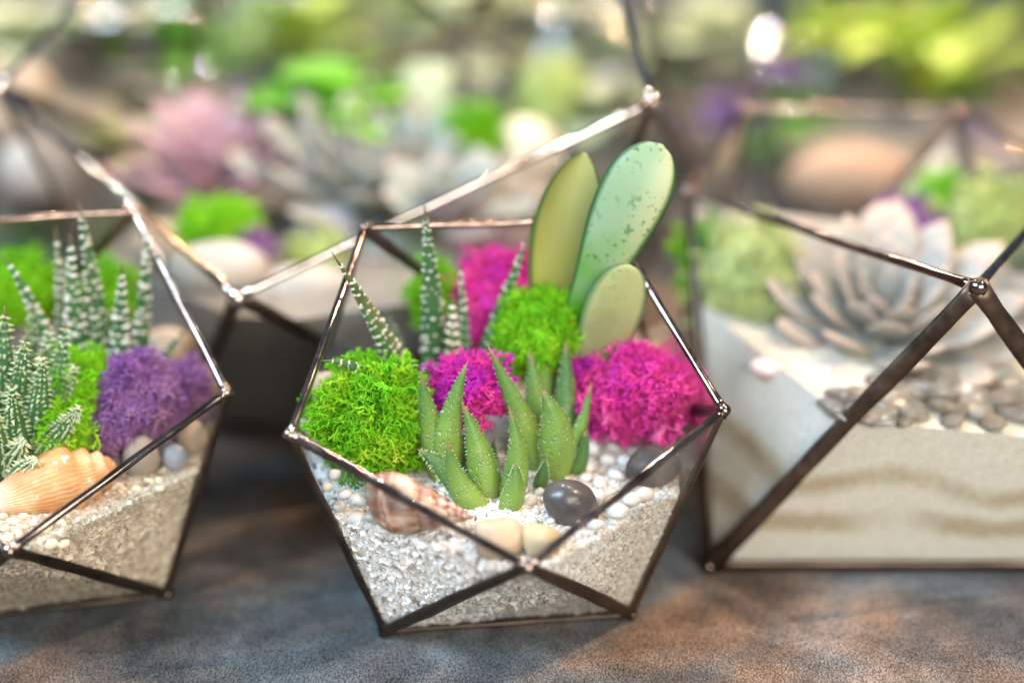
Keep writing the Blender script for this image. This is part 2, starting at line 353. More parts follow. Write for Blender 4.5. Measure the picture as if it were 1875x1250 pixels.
mat('crystal', m_crystal((0.30, 0.26, 0.20))); mat('crystal_amber', m_crystal((0.30, 0.19, 0.09)))

# ------------------------------------------------------------------ mesh helpers
def make_mesh(name, V, F, m, smooth=True, attrs=None, quads=None):
    """V (n,3) in metres; F list of tuples or (k,3)/(k,4) int array"""
    me = bpy.data.meshes.new(name)
    V = np.asarray(V, np.float32)
    if isinstance(F, np.ndarray):
        k = F.shape[1]
        me.vertices.add(len(V)); me.vertices.foreach_set('co', V.ravel())
        me.loops.add(F.size); me.loops.foreach_set('vertex_index', F.astype(np.int32).ravel())
        me.polygons.add(len(F)); me.polygons.foreach_set('loop_start', np.arange(0, F.size, k, dtype=np.int32))
        me.polygons.foreach_set('loop_total', np.full(len(F), k, np.int32))
        me.update(calc_edges=True)
    else:
        me.from_pydata(V.tolist(), [], [tuple(int(i) for i in f) for f in F]); me.update()
    for an, (ty, data) in (attrs or {}).items():
        a = me.attributes.new(an, ty, 'POINT')
        a.data.foreach_set('vector' if ty == 'FLOAT_VECTOR' else 'value', np.asarray(data, np.float32).ravel())
    me.polygons.foreach_set('use_smooth', np.full(len(me.polygons), smooth))
    me.materials.append(MATS[m])
    return me
def tag(o, label=None, cat=None, group=None, kind=None):
    for k, v in (('label', label), ('category', cat), ('group', group), ('kind', kind)):
        if v: o[k] = v
    return o
class Thing:
    def __init__(s, name, label, cat, loc, group=None):
        s.loc = np.asarray(loc, float)
        s.e = bpy.data.objects.new(name, None); s.e.empty_display_size = 0.01; COL.objects.link(s.e)
        s.e.location = Vector(s.loc * U); tag(s.e, label, cat, group)
    def part(s, name, V, F, m, smooth=True, attrs=None, parent=None, label=None, kind=None):
        me = make_mesh(name, (np.asarray(V) - s.loc) * U, F, m, smooth, attrs)
        o = bpy.data.objects.new(name, me); COL.objects.link(o); o.parent = parent or s.e
        tag(o, label, None, None, kind); return o
def solo(name, label, cat, loc, V, F, m, group=None, smooth=True, attrs=None, kind=None):
    loc = np.asarray(loc, float)
    o = bpy.data.objects.new(name, make_mesh(name, (np.asarray(V) - loc) * U, F, m, smooth, attrs)); COL.objects.link(o)
    o.location = Vector(loc * U); return tag(o, label, cat, group, kind)
def ico(sub):
    bm = bmesh.new(); bmesh.ops.create_icosphere(bm, subdivisions=sub, radius=1)
    V = np.array([v.co[:] for v in bm.verts]); F = np.array([[v.index for v in f.verts] for f in bm.faces]); bm.free(); return V, F
ICO1, ICO2, ICO3, ICO4 = ico(1), ico(2), ico(3), ico(4)
def sines(P, freq, seed, n=7):
    r = np.random.default_rng(seed); out = 0
    for i in range(n):
        k = r.normal(size=3) * freq * (1 + 0.6 * i / n); out = out + np.sin(P @ k + r.uniform(0, 6.28)) / (1 + 0.35 * i)
    return out / 2.4
def rand_rot(n, r=None):
    r = r or rng
    q = r.normal(size=(n, 4)); q /= np.linalg.norm(q, axis=1, keepdims=True)
    a, b, c, d = q.T
    return np.stack([np.stack([1-2*(c*c+d*d), 2*(b*c-a*d), 2*(b*d+a*c)], -1), np.stack([2*(b*c+a*d), 1-2*(b*b+d*d), 2*(c*d-a*b)], -1), np.stack([2*(b*d-a*c), 2*(c*d+a*b), 1-2*(b*b+c*c)], -1)], 1)
def frames_from(nv, r=None):
    """rotation matrices whose z axis is nv, with random spin"""
    r = r or rng
    z = nv / np.linalg.norm(nv, axis=1, keepdims=True)
    t = r.normal(size=z.shape); x = np.cross(t, z); x /= np.linalg.norm(x, axis=1, keepdims=True)
    return np.stack([x, np.cross(z, x), z], 2)
def batch(BV, BF, pos, R, S):
    """copies of a small mesh joined: pos (n,3), R (n,3,3), S (n,) or (n,3)"""
    n = len(pos); S = np.asarray(S)
    if S.ndim == 1: S = S[:, None].repeat(3, 1)
    V = np.einsum('nij,nvj->nvi', R, BV[None] * S[:, None, :]) + pos[:, None, :]
    F = BF[None] + (np.arange(n) * len(BV))[:, None, None]
    return V.reshape(-1, 3), F.reshape(-1, BF.shape[1])
def tube(path, rad, seg=10, cap=True):
    path = np.asarray(path, float); n = len(path); rad = np.broadcast_to(np.asarray(rad, float), (n,)) if np.ndim(rad) < 2 else rad
    T = np.gradient(path, axis=0); T /= np.linalg.norm(T, axis=1, keepdims=True) + 1e-12
    ref = np.array([0, 0, 1.0]) if abs(T[0][2]) < 0.9 else np.array([1.0, 0, 0])
    V = []
    for i in range(n):
        x = nrm(np.cross(ref, T[i])); y = np.cross(T[i], x)
        a = np.arange(seg) * 2 * np.pi / seg
        r = rad[i] if np.ndim(rad[i]) else np.full(seg, rad[i])
        V.append(path[i] + (np.cos(a) * r)[:, None] * x + (np.sin(a) * r)[:, None] * y)
    V = np.concatenate(V); F = []
    for i in range(n - 1):
        for j in range(seg):
            F.append((i*seg+j, i*seg+(j+1) % seg, (i+1)*seg+(j+1) % seg, (i+1)*seg+j))
    if cap: F.append(tuple(range(seg))[::-1]); F.append(tuple(range((n-1)*seg, n*seg)))
    return V, F

# ------------------------------------------------------------------ leaves
def leaf(P0, P1, P2, w, th, outer, prof, n=16, m=12, inner=0.25, twist=0.0, keel=0.0, round_tip=False):
    """solid leaf along a bezier: w half width, th thickness on the outer side; returns V, F, leafuv, surface sampler"""
    P0, P1, P2 = (np.asarray(p, float) for p in (P0, P1, P2))
    t = np.linspace(0, 1, n); t = t if not round_tip else 0.35 * t + 0.65 * np.sin(t * np.pi / 2); B = ((1-t)**2)[:, None]*P0 + (2*t*(1-t))[:, None]*P1 + (t**2)[:, None]*P2
    T = np.gradient(B, axis=0); T /= np.linalg.norm(T, axis=1, keepdims=True)
    a = np.arange(m) * 2 * np.pi / m
    pw = np.array([prof(x) for x in t])
    S = []; O = []
    for i in range(n):
        o = np.asarray(outer, float); o = nrm(o - T[i] * (o @ T[i])); s = np.cross(T[i], o)
        if twist:
            c, d = math.cos(twist * t[i]), math.sin(twist * t[i]); s, o = s*c + o*d, o*c - s*d
        S.append(s); O.append(o)
    S = np.array(S); O = np.array(O)
    def surf(i_f, ang):
        i = int(min(max(i_f, 0), n - 1.001)); f = i_f - i; j = min(i + 1, n - 1)
        b = B[i]*(1-f) + B[j]*f; s = S[i]*(1-f) + S[j]*f; o = O[i]*(1-f) + O[j]*f; p = pw[i]*(1-f) + pw[j]*f
        y = math.sin(ang); y = (th * (y + keel * max(0, y)**6)) if y > 0 else th * inner * y
        nn = nrm(s * math.cos(ang) / w + o * math.sin(ang) / th)
        return b + s * (w * p * math.cos(ang)) + o * (y * p), nn, s, p
    sa = np.sin(a); yy = np.where(sa > 0, th * (sa + keel * np.maximum(sa, 0)**6), th * inner * sa)
    V = B[:, None, :] + S[:, None, :] * (w * pw[:, None] * np.cos(a)[None])[:, :, None] + O[:, None, :] * (pw[:, None] * yy[None])[:, :, None]
    uv = np.zeros((n, m, 3)); uv[:, :, 0] = np.abs(np.cos(a))[None]; uv[:, :, 1] = t[:, None]; uv[:, :, 2] = (0.5 + 0.5 * np.cos(a))[None]
    V = V.reshape(-1, 3); F = []
    for i in range(n - 1):
        for j in range(m): F.append((i*m+j, i*m+(j+1) % m, (i+1)*m+(j+1) % m, (i+1)*m+j))
    F.append(tuple(range(m))[::-1]); F.append(tuple(range((n-1)*m, n*m)))
    return V, F, uv.reshape(-1, 3), surf
def p_dagger(b=0.75, peak=0.22, pw=0.9):
    def f(t):
        if t < peak: return b + (1 - b) * math.sin(t / peak * math.pi / 2)
        return max(0.02, (1 - ((t - peak) / (1 - peak)) ** 1.35) ** pw)
    return f
def p_spoon(neck=0.45, peak=0.68, end=0.5):
    def f(t):
        if t < peak: return neck + (1 - neck) * (0.5 - 0.5 * math.cos(t / peak * math.pi))
        return max(0.03, (1 - ((t - peak) / (1 - peak)) ** 2.0) ** end)
    return f
UVA = lambda uv: {'leafuv': ('FLOAT_VECTOR', uv)}

BUMP = ico(1)
def zebra_leaf(T, base, tip, wpx, bend=(0, 0, 0), mname='zebra', outer=None, rows=None, big=1.0, nacross=3):
    base = np.asarray(base, float); tip = np.asarray(tip, float); L = np.linalg.norm(tip - base)
    w = 0.86 * wpx / pxu(base) / 2
    out = np.asarray(outer, float) if outer is not None else np.array([0.05, -1, 0.1])
    mid = (base + tip) / 2 + np.asarray(bend, float)
    V, F, uv, surf = leaf(base, mid, tip, w, w * 0.55, out, p_dagger(0.85, 0.2, 1.0), 22, 12, 0.35)
    o = T.part('leaf', V, F, mname, attrs=UVA(uv))
    rows = rows or int(L / 0.040)
    pos, nv, sc, ax = [], [], [], []
    for r in range(rows):
        t = 0.03 + 0.92 * (r / rows) ** 0.97
        angs = [12, 168] + ([55, 125] if r % 2 else [35, 90, 145])[: max(0, nacross)] if nacross > 2 else [15, 165] + ([90] if r % 2 else [])
        for a0 in angs:
            if rng.random() < 0.10: continue
            p, nn, s, pr = surf(t * 21 + rng.normal() * 0.16, math.radians(a0 + rng.normal() * 6))
            q = (0.0118 * big * (1 - 0.5 * t)) * rng.uniform(0.5, 1.25)
            pos.append(p); nv.append(nn); ax.append(s); sc.append((q * rng.uniform(0.9, 1.8), q * 0.75, q * 0.42))
    nv = np.array(nv); ax = np.array(ax); ax -= nv * np.sum(ax * nv, 1, keepdims=True); ax /= np.linalg.norm(ax, axis=1, keepdims=True)
    R = np.stack([ax, np.cross(nv, ax), nv], 2)
    V2, F2 = batch(*BUMP, np.array(pos), R, np.array(sc))
    T.part('tubercles', V2, F2, 'tubercle', parent=o, kind='stuff')
    return o
CONE = (np.array([[1, 0, 0], [-.5, .87, 0], [-.5, -.87, 0], [0, 0, 1.0]]), np.array([[0, 1, 3], [1, 2, 3], [2, 0, 3]]))
def toothed_leaf(T, base, tip, wpx, bend=(0, 0, 0), mname='aloe', outer=None, tooth=0.008, nt=30, th=0.85, keel=0.12, tooth_mat='tooth', keelteeth=False, prof=None):
    base = np.asarray(base, float); tip = np.asarray(tip, float)
    w = wpx / pxu(base) / 2
    out = np.asarray(outer, float) if outer is not None else np.array([0.0, -1, 0.15])
    mid = (base + tip) / 2 + np.asarray(bend, float)
    V, F, uv, surf = leaf(base, mid, tip, w, w * th, out, prof or p_dagger(0.72, 0.36, 0.98), 22, 14, 0.3, keel=keel)
    o = T.part('leaf', V, F, mname, attrs=UVA(uv))
    pos, nv = [], []
    for k in range(nt):
        t = 0.12 + 0.86 * k / nt
        angs = [0.05, math.pi - 0.05] + ([math.pi / 2, math.pi / 2 + .6, math.pi / 2 - .6] if keelteeth else [])
        for ang in angs:
            p, nn, s, pr = surf(min(20.9, t * 21 + rng.normal() * 0.15), ang); pos.append(p); nv.append(nn + rng.normal(size=3) * 0.25)
    sc = np.full((len(pos), 3), tooth) * rng.uniform(0.6, 1.2, (len(pos), 1)) * np.array([0.3, 0.3, 1.0])
    V2, F2 = batch(*CONE, np.array(pos), frames_from(np.array(nv)), sc)
    T.part('teeth', V2, F2, tooth_mat, parent=o, smooth=False, kind='stuff')
    return o

# ------------------------------------------------------------------ moss (reindeer lichen): forked sprigs over a lumpy body
def sprig(seed, levels=3, seg=3, l0=0.34, rad0=0.046):
    r = np.random.default_rng(seed); Vs, Fs = [], []
    def grow(p, d, l, rad, lev):
        d2 = nrm(d + r.normal(size=3) * 0.45); q = p + d * l * 0.5; e = q + d2 * l * 0.5
        pts, rr = ([p, q, e], [rad, rad * 0.95, rad * 0.85]) if lev >= levels - 1 else ([p, p + nrm(d + d2) * l], [rad, rad * (0.9 if lev else 0.6)])
        V, F = tube(pts, rr, seg, False); off = sum(len(v) for v in Vs); Vs.append(V); Fs.extend([tuple(i + off for i in f) for f in F])
        if lev:
            for k in range(2 if r.random() < 0.5 else 3):
                grow(pts[-1], nrm(d2 + r.normal(size=3) * 0.62), l * r.uniform(0.62, 0.88), rad * 0.88, lev - 1)
    grow(np.zeros(3), np.array([0, 0, 1.0]), l0, rad0, levels)
    return np.concatenate(Vs), np.array(Fs)
SPRIGS = [sprig(50 + k) for k in range(7)]
SPRIGS_L = [sprig(70 + k, 4, l0=0.30, rad0=0.042) for k in range(6)]
SPRIGS_S = [sprig(80 + k, 2, rad0=0.075) for k in range(4)]
def moss(label, c, rx, ry, rz, m, count=1200, size=0.085, group=None, seed=1, fine=False, big=False, lump=0.30, body=0.84):
    c = np.asarray(c, float); r = np.random.default_rng(seed)
    base = c - np.array([0, 0, rz * 0.8])
    T = Thing('moss_clump', label, 'moss', base, group)
    V, F = ICO3; d = 1 + lump * sines(V, 2.6, seed) + 0.35 * lump * sines(V, 7, seed + 2)
    R3 = np.array([rx, ry, rz])
    bv = V * d[:, None] * R3 * body * (1 + 0.05 * sines(V, 14, seed + 3))[:, None] + c
    T.part('moss_body', bv, F, m, attrs={'tint': ('FLOAT', np.full(len(bv), 0.4))})
    P = r.normal(size=(count, 3)); P /= np.linalg.norm(P, axis=1, keepdims=True)
    P = P[(P[:, 2] > -0.75) & (P[:, 1] < 0.75)]
    d = 1 + lump * sines(P, 2.6, seed) + 0.35 * lump * sines(P, 7, seed + 2)
    nv = P / R3; nv /= np.linalg.norm(nv, axis=1, keepdims=True)
    depth = r.uniform(0.78, 0.97, len(P)) + (r.random(len(P)) < 0.07) * r.uniform(0.03, 0.13, len(P))
    pos = P * (d * depth * body / 0.86)[:, None] * R3 - nv * size * 0.35 + c
    nv = nv + r.normal(size=nv.shape) * 0.42
    Rm = frames_from(nv, r); S = size * np.clip(r.lognormal(0, 0.28, len(P)), 0.5, 1.7)
    Vs, Fs, Ts, off = [], [], [], 0
    protos = SPRIGS_S if fine else SPRIGS_L if big else SPRIGS
    pick = r.integers(0, len(protos), len(P)); tint = r.uniform(0.25, 1.0, len(P))
    for k, (sv, sf) in enumerate(protos):
        i = np.where(pick == k)[0]
        if not len(i): continue
        bV, bF = batch(sv, sf, pos[i], Rm[i], S[i]); Vs.append(bV); Fs.append(bF + off); off += len(bV); Ts.append(np.repeat(tint[i], len(sv)))
    T.part('sprigs', np.concatenate(Vs), np.concatenate(Fs), m, attrs={'tint': ('FLOAT', np.concatenate(Ts))}, kind='stuff')
    return T

# ------------------------------------------------------------------ stones
def stone_mesh(r3, seed, base=ICO3, lump=0.14, flat=0.0, angular=0.0):
    V, F = base
    P = V.copy()
    if angular:
        rr = np.random.default_rng(seed + 5)
        for k in range(9):
            nn = nrm(rr.normal(size=3)); h = rr.uniform(0.62, 0.9); d = P @ nn; over = np.maximum(0, d - h)
            P = P - over[:, None] * nn * angular
    P = P * (1 + lump * sines(V, 1.9, seed) + lump * 0.25 * sines(V, 6, seed + 1))[:, None]
    return P * np.asarray(r3), F
def stone(name, label, cat, c, r3, m, seed, rot=(0, 0, 0), group=None, **kw):
    P, F = stone_mesh(r3, seed, **kw)
    R = _rot('Z', rot[2]) @ _rot('Y', rot[1]) @ _rot('X', rot[0])
    c = np.asarray(c, float); W = P @ R.T + c
    return solo(name, label, cat, (c[0], c[1], W[:, 2].min()), W, F, m, group)

# ------------------------------------------------------------------ terrariums
phi = (1 + 5 ** 0.5) / 2
ICN = {'F': (0, -.93417, .57735), 'L': (-.80902, -.46709, .93417), 'R': (.80902, -.46709, .93417), 'TL': (-.5, .28868, 1.51152), 'TR': (.5, .28868, 1.51152),
       'BL': (-.5, -.28868, 0), 'BR': (.5, -.28868, 0), 'Q': (0, .57735, 0), 'P': (0, -.57735, 1.51152), 'BKL': (-.80902, .46709, .57735), 'BKR': (.80902, .46709, .57735), 'BKT': (0, .93417, .93417)}
def ico_faces():
    k = list(ICN); P = {a: np.array(ICN[a]) for a in k}; near = lambda a, b: abs(np.linalg.norm(P[a] - P[b]) - 1) < 1e-3
    return [(k[i], k[j], k[l]) for i in range(12) for j in range(i+1, 12) for l in range(j+1, 12) if near(k[i], k[j]) and near(k[j], k[l]) and near(k[i], k[l])]
ICF = ico_faces()
def place_ico(s, a, x, y):
    c, d = math.cos(a), math.sin(a)
    return {k: np.array([s*(v[0]*c - v[1]*d) + x, s*(v[0]*d + v[1]*c) + y, s*v[2]]) for k, v in ICN.items()}
OPEN = {'F', 'L', 'R', 'TL', 'TR'}
def terrarium(label, PT, faces, rim, s=1.0, group='geometric glass terrariums', wide=0.027, thin=0.017, seg=10, npt=26, metal=('solder', 'foil'), joint=1.02):
    ctr = np.mean(list(PT.values()), 0)
    loc = np.array([ctr[0], ctr[1], 0.0])
    T = Thing('glass_terrarium', label, 'terrarium', loc, group)
    for f in faces:
        Q = [PT[k] for k in f]; nn = nrm(np.cross(Q[1] - Q[0], Q[2] - Q[0])); g = np.mean(Q, 0)
        if nn @ (g - ctr) < 0: Q = Q[::-1]; nn = -nn
        k = len(Q); h = 0.009
        Q = [q + nrm(g - q) * 0.012 for q in Q]
        V = np.array([q + nn * h for q in Q] + [q - nn * h for q in Q])
        F = [tuple(range(k)), tuple(range(k, 2*k))[::-1]] + [(i, k+i, k+(i+1) % k, (i+1) % k) for i in range(k)]
        T.part('glass_pane', V, F, 'glass', smooth=False)
    edges = {}
    for f in faces:
        for i in range(len(f)):
            e = tuple(sorted((f[i], f[(i+1) % len(f)]))); edges[e] = edges.get(e, 0) + 1
    for i, e in enumerate(sorted(edges)):
        A, B = PT[e[0]], PT[e[1]]; isrim = edges[e] == 1
        r0 = (thin if isrim else wide)
        t = np.linspace(0.0, 1, npt)[:, None]; path = A * (1 - t) + B * t
        rr = r0 * (1 + 0.13 * sines(path, 9, 11 + i) + 0.06 * sines(path, 32, 31 + i))
        path = path + np.stack([sines(path, 6, 71 + i + 9 * q) for q in range(3)], 1) * 0.004 * np.sin(np.pi * t)
        rr *= 1 + 0.25 * np.exp(-((t[:, 0]) / 0.04) ** 2) + 0.25 * np.exp(-((1 - t[:, 0]) / 0.04) ** 2)
        V, F = tube(path, rr, seg)
        if not isrim:                       # foil seams are flatter than they are wide
            ax = nrm(B - A); nn = (A + B) / 2 - ctr; nn = nrm(nn - ax * (nn @ ax))
            V = V - np.outer(((V - A) @ nn) * 0.5, nn)
        T.part('frame_bar', V, F, metal[0] if isrim else metal[1])
    used = {k for f in faces for k in f}
    for i, k in enumerate(sorted(used)):
        V, F = ICO2; rj = wide * joint
        V2 = V * (rj * (1 + 0.16 * sines(V, 2.5, 60 + i)))[:, None] + PT[k]
        T.part('solder_joint', V2, F, metal[0])
    return T
def fill_body(PT, faces_all, plane, inset):
    """inside of the terrarium up to the fill plane z = a + b*(x-x0) + c*(y-y0)"""
    ctr = np.mean(list(PT.values()), 0)
    bm = bmesh.new(); keys = list(PT)
    vs = {}
    for k in keys:
        q = ctr + (PT[k] - ctr) * (1 - inset); q[2] = max(q[2], 0.014)
        vs[k] = bm.verts.new(q)
    r = bmesh.ops.convex_hull(bm, input=list(bm.verts))
    p0, nn = plane
    g = list(bm.verts) + list(bm.edges) + list(bm.faces)
    res = bmesh.ops.bisect_plane(bm, geom=g, plane_co=Vector(p0), plane_no=Vector(nn), clear_outer=True)
    ed = [e for e in bm.edges if e.is_boundary]
    bmesh.ops.holes_fill(bm, edges=ed, sides=0)
    bmesh.ops.recalc_face_normals(bm, faces=list(bm.faces))
    bmesh.ops.triangulate(bm, faces=list(bm.faces))
    bm.verts.index_update()
    V = np.array([v.co[:] for v in bm.verts]); F = np.array([[v.index for v in f.verts] for f in bm.faces]); bm.free()
    return V, F
CUBE = (np.array([[x, y, z] for x in (-1, 1) for y in (-1, 1) for z in (-1, 1)], float) * np.array([1, .85, .75]) + np.random.default_rng(3).normal(size=(8, 3)) * 0.22,
        np.array([[0, 1, 3, 2], [4, 6, 7, 5], [0, 4, 5, 1], [2, 3, 7, 6], [0, 2, 6, 4], [1, 5, 7, 3]]))
def grains(V, F, plane, dens_side, dens_top, size, r):
    """grit on the surfaces of the fill that the glass and the opening show"""
    A, B, C = V[F[:, 0]], V[F[:, 1]], V[F[:, 2]]
    n = np.cross(B - A, C - A); area = np.linalg.norm(n, axis=1) / 2; n /= 2 * area[:, None] + 1e-12
    g = (A + B + C) / 3
    pn = nrm(plane[1]); top = (n @ pn) > 0.995
    vis = np.sum((CAM - g) * n, 1) > 0
    cnt = np.where(top, area * dens_top, np.where(vis, area * dens_side, 0)).astype(int)
    pos, nv = [], []
    for i, c in enumerate(cnt):
        if c < 1: continue
        u = r.uniform(size=(c, 2)); fl = u.sum(1) > 1; u[fl] = 1 - u[fl]
        pos.append(A[i] + u[:, :1] * (B[i] - A[i]) + u[:, 1:] * (C[i] - A[i])); nv.append(np.repeat(n[i][None], c, 0))
    pos = np.concatenate(pos); nv = np.concatenate(nv)
    s = size * r.lognormal(0, 0.32, len(pos)); s = np.minimum(s, size * 2)
    return pos - nv * s[:, None] * 0.35, s
FILLS = {}
def fill(key, label, PT, plane, inset, m_body, m_grit=None, dens=(0, 0), size=0.012, tint_fn=None, cat='sand'):
    V, F = fill_body(PT, None, plane, inset); FILLS[key] = plane
    loc = np.array([V[:, 0].mean(), V[:, 1].mean(), 0])
    T = Thing('sand_bed', label, cat, loc); T.e['kind'] = 'stuff'
    T.part('sand_body', V, F, m_body, smooth=False, kind='stuff')
    if m_grit:
        r = np.random.default_rng(17)
        pos, s = grains(V, F, plane, dens[0], dens[1], size, r)
        tint = r.beta(1.6, 1.2, len(pos))
        if tint_fn is not None: tint, s = tint_fn(pos, tint, s, r)
        V2, F2 = batch(*CUBE, pos, rand_rot(len(pos), r), s[:, None] * r.uniform(0.7, 1.3, (len(pos), 3)))
        T.part('grit', V2, F2, m_grit, smooth=False, attrs={'tint': ('FLOAT', np.repeat(tint, 8))}, kind='stuff')
    return T
def on(key, px, py, lift=0.0):
    p0, nn = FILLS[key]; d = ray(px, py); p0 = np.asarray(p0, float) + np.array([0, 0, lift])
    return CAM + d * ((p0 - CAM) @ np.asarray(nn)) / (d @ np.asarray(nn))
def fz(key, x, y):
    p0, nn = FILLS[key]; return p0[2] - (nn[0]*(x-p0[0]) + nn[1]*(y-p0[1])) / nn[2]

# ================================================================== the setting
def table():
    n = 60; xs = np.linspace(-22, 22, n); ys = np.linspace(-7, 30, n)
    X, Y = np.meshgrid(xs, ys); Z = np.full_like(X, -0.026)
    V = np.stack([X.ravel(), Y.ravel(), Z.ravel()], 1); F = np.array([[i*n+j, i*n+j+1, (i+1)*n+j+1, (i+1)*n+j] for i in range(n-1) for j in range(n-1)])
    o = bpy.data.objects.new('table_surface', make_mesh('table_surface', V * U, F, 'cloth')); COL.objects.link(o); tag(o, kind='structure')
table()

# ================================================================== the middle terrarium
FACES = [f for f in ICF if 'P' not in f]
CEN = place_ico(1.0, 0.0, 0.0, 0.0)
terrarium('open twenty-sided glass terrarium with pink and green moss, in the middle of the front row', CEN, FACES, OPEN)
PL_C = ((0, -0.5, 0.55), nrm((0, -0.13, 1)))
def tint_c(pos, t, s, r):
    wht = 1 / (1 + np.exp((pos[:, 0] - 0.10 + 0.25 * sines(pos, 7, 4)) * 9))      # whiter, coarser chips on the left
    t = np.clip(t * (0.66 + 0.4 * wht) + 0.34 * wht, 0, 1)
    t[r.random(len(t)) < 0.05] = 0.03
    return t, s * (0.85 + 0.62 * wht)
fill('c', 'white and beige grit bed inside the middle terrarium', CEN, PL_C, 0.028, 'sand_grey', 'grit_mixed', (14000, 7500), 0.0058, tint_c)

# --- zebra plant (dark upright leaves with white bumps)
def plant(name, label, cat, loc, group=None): return Thing(name, label, cat, loc, group)
zc = np.array([-0.20, 0.34, fz('c', -0.2, 0.34)])
Z = plant('zebra_haworthia', 'dark green zebra haworthia with white bumps, rising behind the moss of the middle terrarium', 'succulent', zc)
zl = lambda bx, by, y0, tx, ty, y1, w, **k: zebra_leaf(Z, aty(bx, by, y0), aty(tx, ty, y1), w, **k)
zl(803, 765, .36, 777, 370, .18, 64, bend=(0.01, 0, 0.02), nacross=3, big=1.05)
zl(762, 735, .22, 606, 460, -.06, 52, bend=(0.045, 0, -0.02), outer=(-.35, -1, .5), mname='zebra_olive', big=1.05)
zl(752, 745, .16, 645, 538, .0, 40, bend=(0.04, 0, 0), outer=(-.2, -1, .3), big=0.95)
zl(700, 712, -.02, 586, 660, -.16, 30, bend=(0.03, 0, 0.06), outer=(-.1, -1, .8), big=0.8)
zl(846, 765, .30, 841, 472, .28, 34, bend=(0.03, 0, 0), big=0.95)
zl(856, 760, .34, 971, 420, .26, 54, bend=(-0.02, 0, -0.02), outer=(.3, -1, .2), nacross=4, big=1.0)
zl(828, 760, .22, 829, 535, .20, 44, bend=(0, 0, 0), mname='zebra_olive', nacross=3, big=1.25)
zl(870, 745, .20, 905, 590, .22, 34, bend=(-0.01, 0, 0), outer=(.2, -1, .2), big=0.9)
zl(775, 755, .46, 700, 560, .55, 34, bend=(0.03, 0, 0), outer=(-.2, -1, .2), big=0.9)

# --- paddle-leaved succulent at the back right
pc = np.array([0.22, 0.42, fz('c', .22, .42)])
Pd = plant('paddle_succulent', 'succulent with three thick paddle leaves leaning over the back rim of the middle terrarium', 'succulent', pc)
def paddle(pts, wpx, th, prof, m, outer, n=26, twist=0.0, inner=0.9):
    P = [aty(*p) for p in pts]; w_ = wpx / pxu(P[1]) / 2
    mid = 2 * P[1] - 0.5 * P[0] - 0.5 * P[2]
    V, F, uv, sf = leaf(P[0], mid, P[2], w_, th, outer, prof, n, 18, inner, twist, round_tip=True)
    return Pd.part('leaf', V, F, m, attrs=UVA(uv))
paddle([(1040, 690, .26), (1100, 490, .06), (1212, 264, .04)], 130, .034, lambda t: (0.66 - 0.06 * t / .35 if t < .35 else 0.60 + 0.40 * (0.5 - 0.5 * math.cos((t - .35) / .45 * math.pi))) if t < .80 else max(.03, (1 - ((t - .80) / .20) ** 2.1) ** .5), 'paddle_green', (-.25, -1, .1), inner=.1)
paddle([(1034, 690, .38), (1034, 480, .25), (1070, 280, .20)], 136, .05, lambda t: (0.50 + 0.50 * math.sin(min(1, t / .58) * math.pi / 2)) if t < .58 else max(.04, (1 - ((t - .58) / .42) ** 1.9) ** .66), 'paddle_yellow', (.1, 1, 0), inner=-0.62)
paddle([(1076, 715, .14), (1110, 610, .05), (1152, 484, -.04)], 112, .020, p_spoon(.55, .68, .5), 'paddle_olive', (.1, -1, .35))

# --- pale toothed rosettes in the middle
def rosette(name, label, leaves, root):
    T = plant(name, label, 'succulent', root)
    for lf in leaves:
        (b, y0, t, y1, w_), k = lf[:5], (lf[5] if len(lf) > 5 else {})
        k = dict(k); bd = np.array(k.pop('bend', (0, 0, 0)), float) * 1.6 + rng.normal(size=3) * .012
        toothed_leaf(T, aty(*b, y0), aty(*t, y1), w_ * rng.uniform(.80, .94), bend=bd, **k)
    return T
rosette('toothed_haworthia', 'pale green speckled haworthia, taller of the two central rosettes, beside the pink moss', [
    ((1015, 874), -0.18, (990, 712), -.26, 80, dict(bend=(0.03, -.02, 0.02))),
    ((995, 869), -0.10, (893, 632), -.16, 62, dict(bend=(0.03, 0, -0.03), outer=(-.4, -1, .2))),
    ((1000, 854), -0.06, (971, 640), -.06, 66, dict(bend=(0.0, 0, 0))),
    ((1005, 844), 0.04, (985, 596), .05, 46, dict(bend=(0.02, 0, 0.03))),
    ((1025, 854), -0.04, (1036, 622), -.02, 60, dict(bend=(0.01, 0, 0), mname='aloe_dark', outer=(.3, -1, .1))),
    ((1035, 864), -0.10, (1084, 698), -.10, 44, dict(bend=(-0.01, 0, -0.02), outer=(.5, -1, .1))),
    ((1040, 879), -0.16, (1074, 786), -.20, 44, dict(bend=(0.02, 0, -0.01), mname='aloe_dark', outer=(.6, -1, .2))),
    ((1000, 879), -0.14, (932, 776), -.12, 42, dict(bend=(0.0, 0, -0.02), mname='aloe_dark', outer=(-.4, -1, .3))),
    ((985, 899), -0.26, (999, 838), -.32, 34, dict(mname='aloe_dark')),
], on('c', 1005, 895))
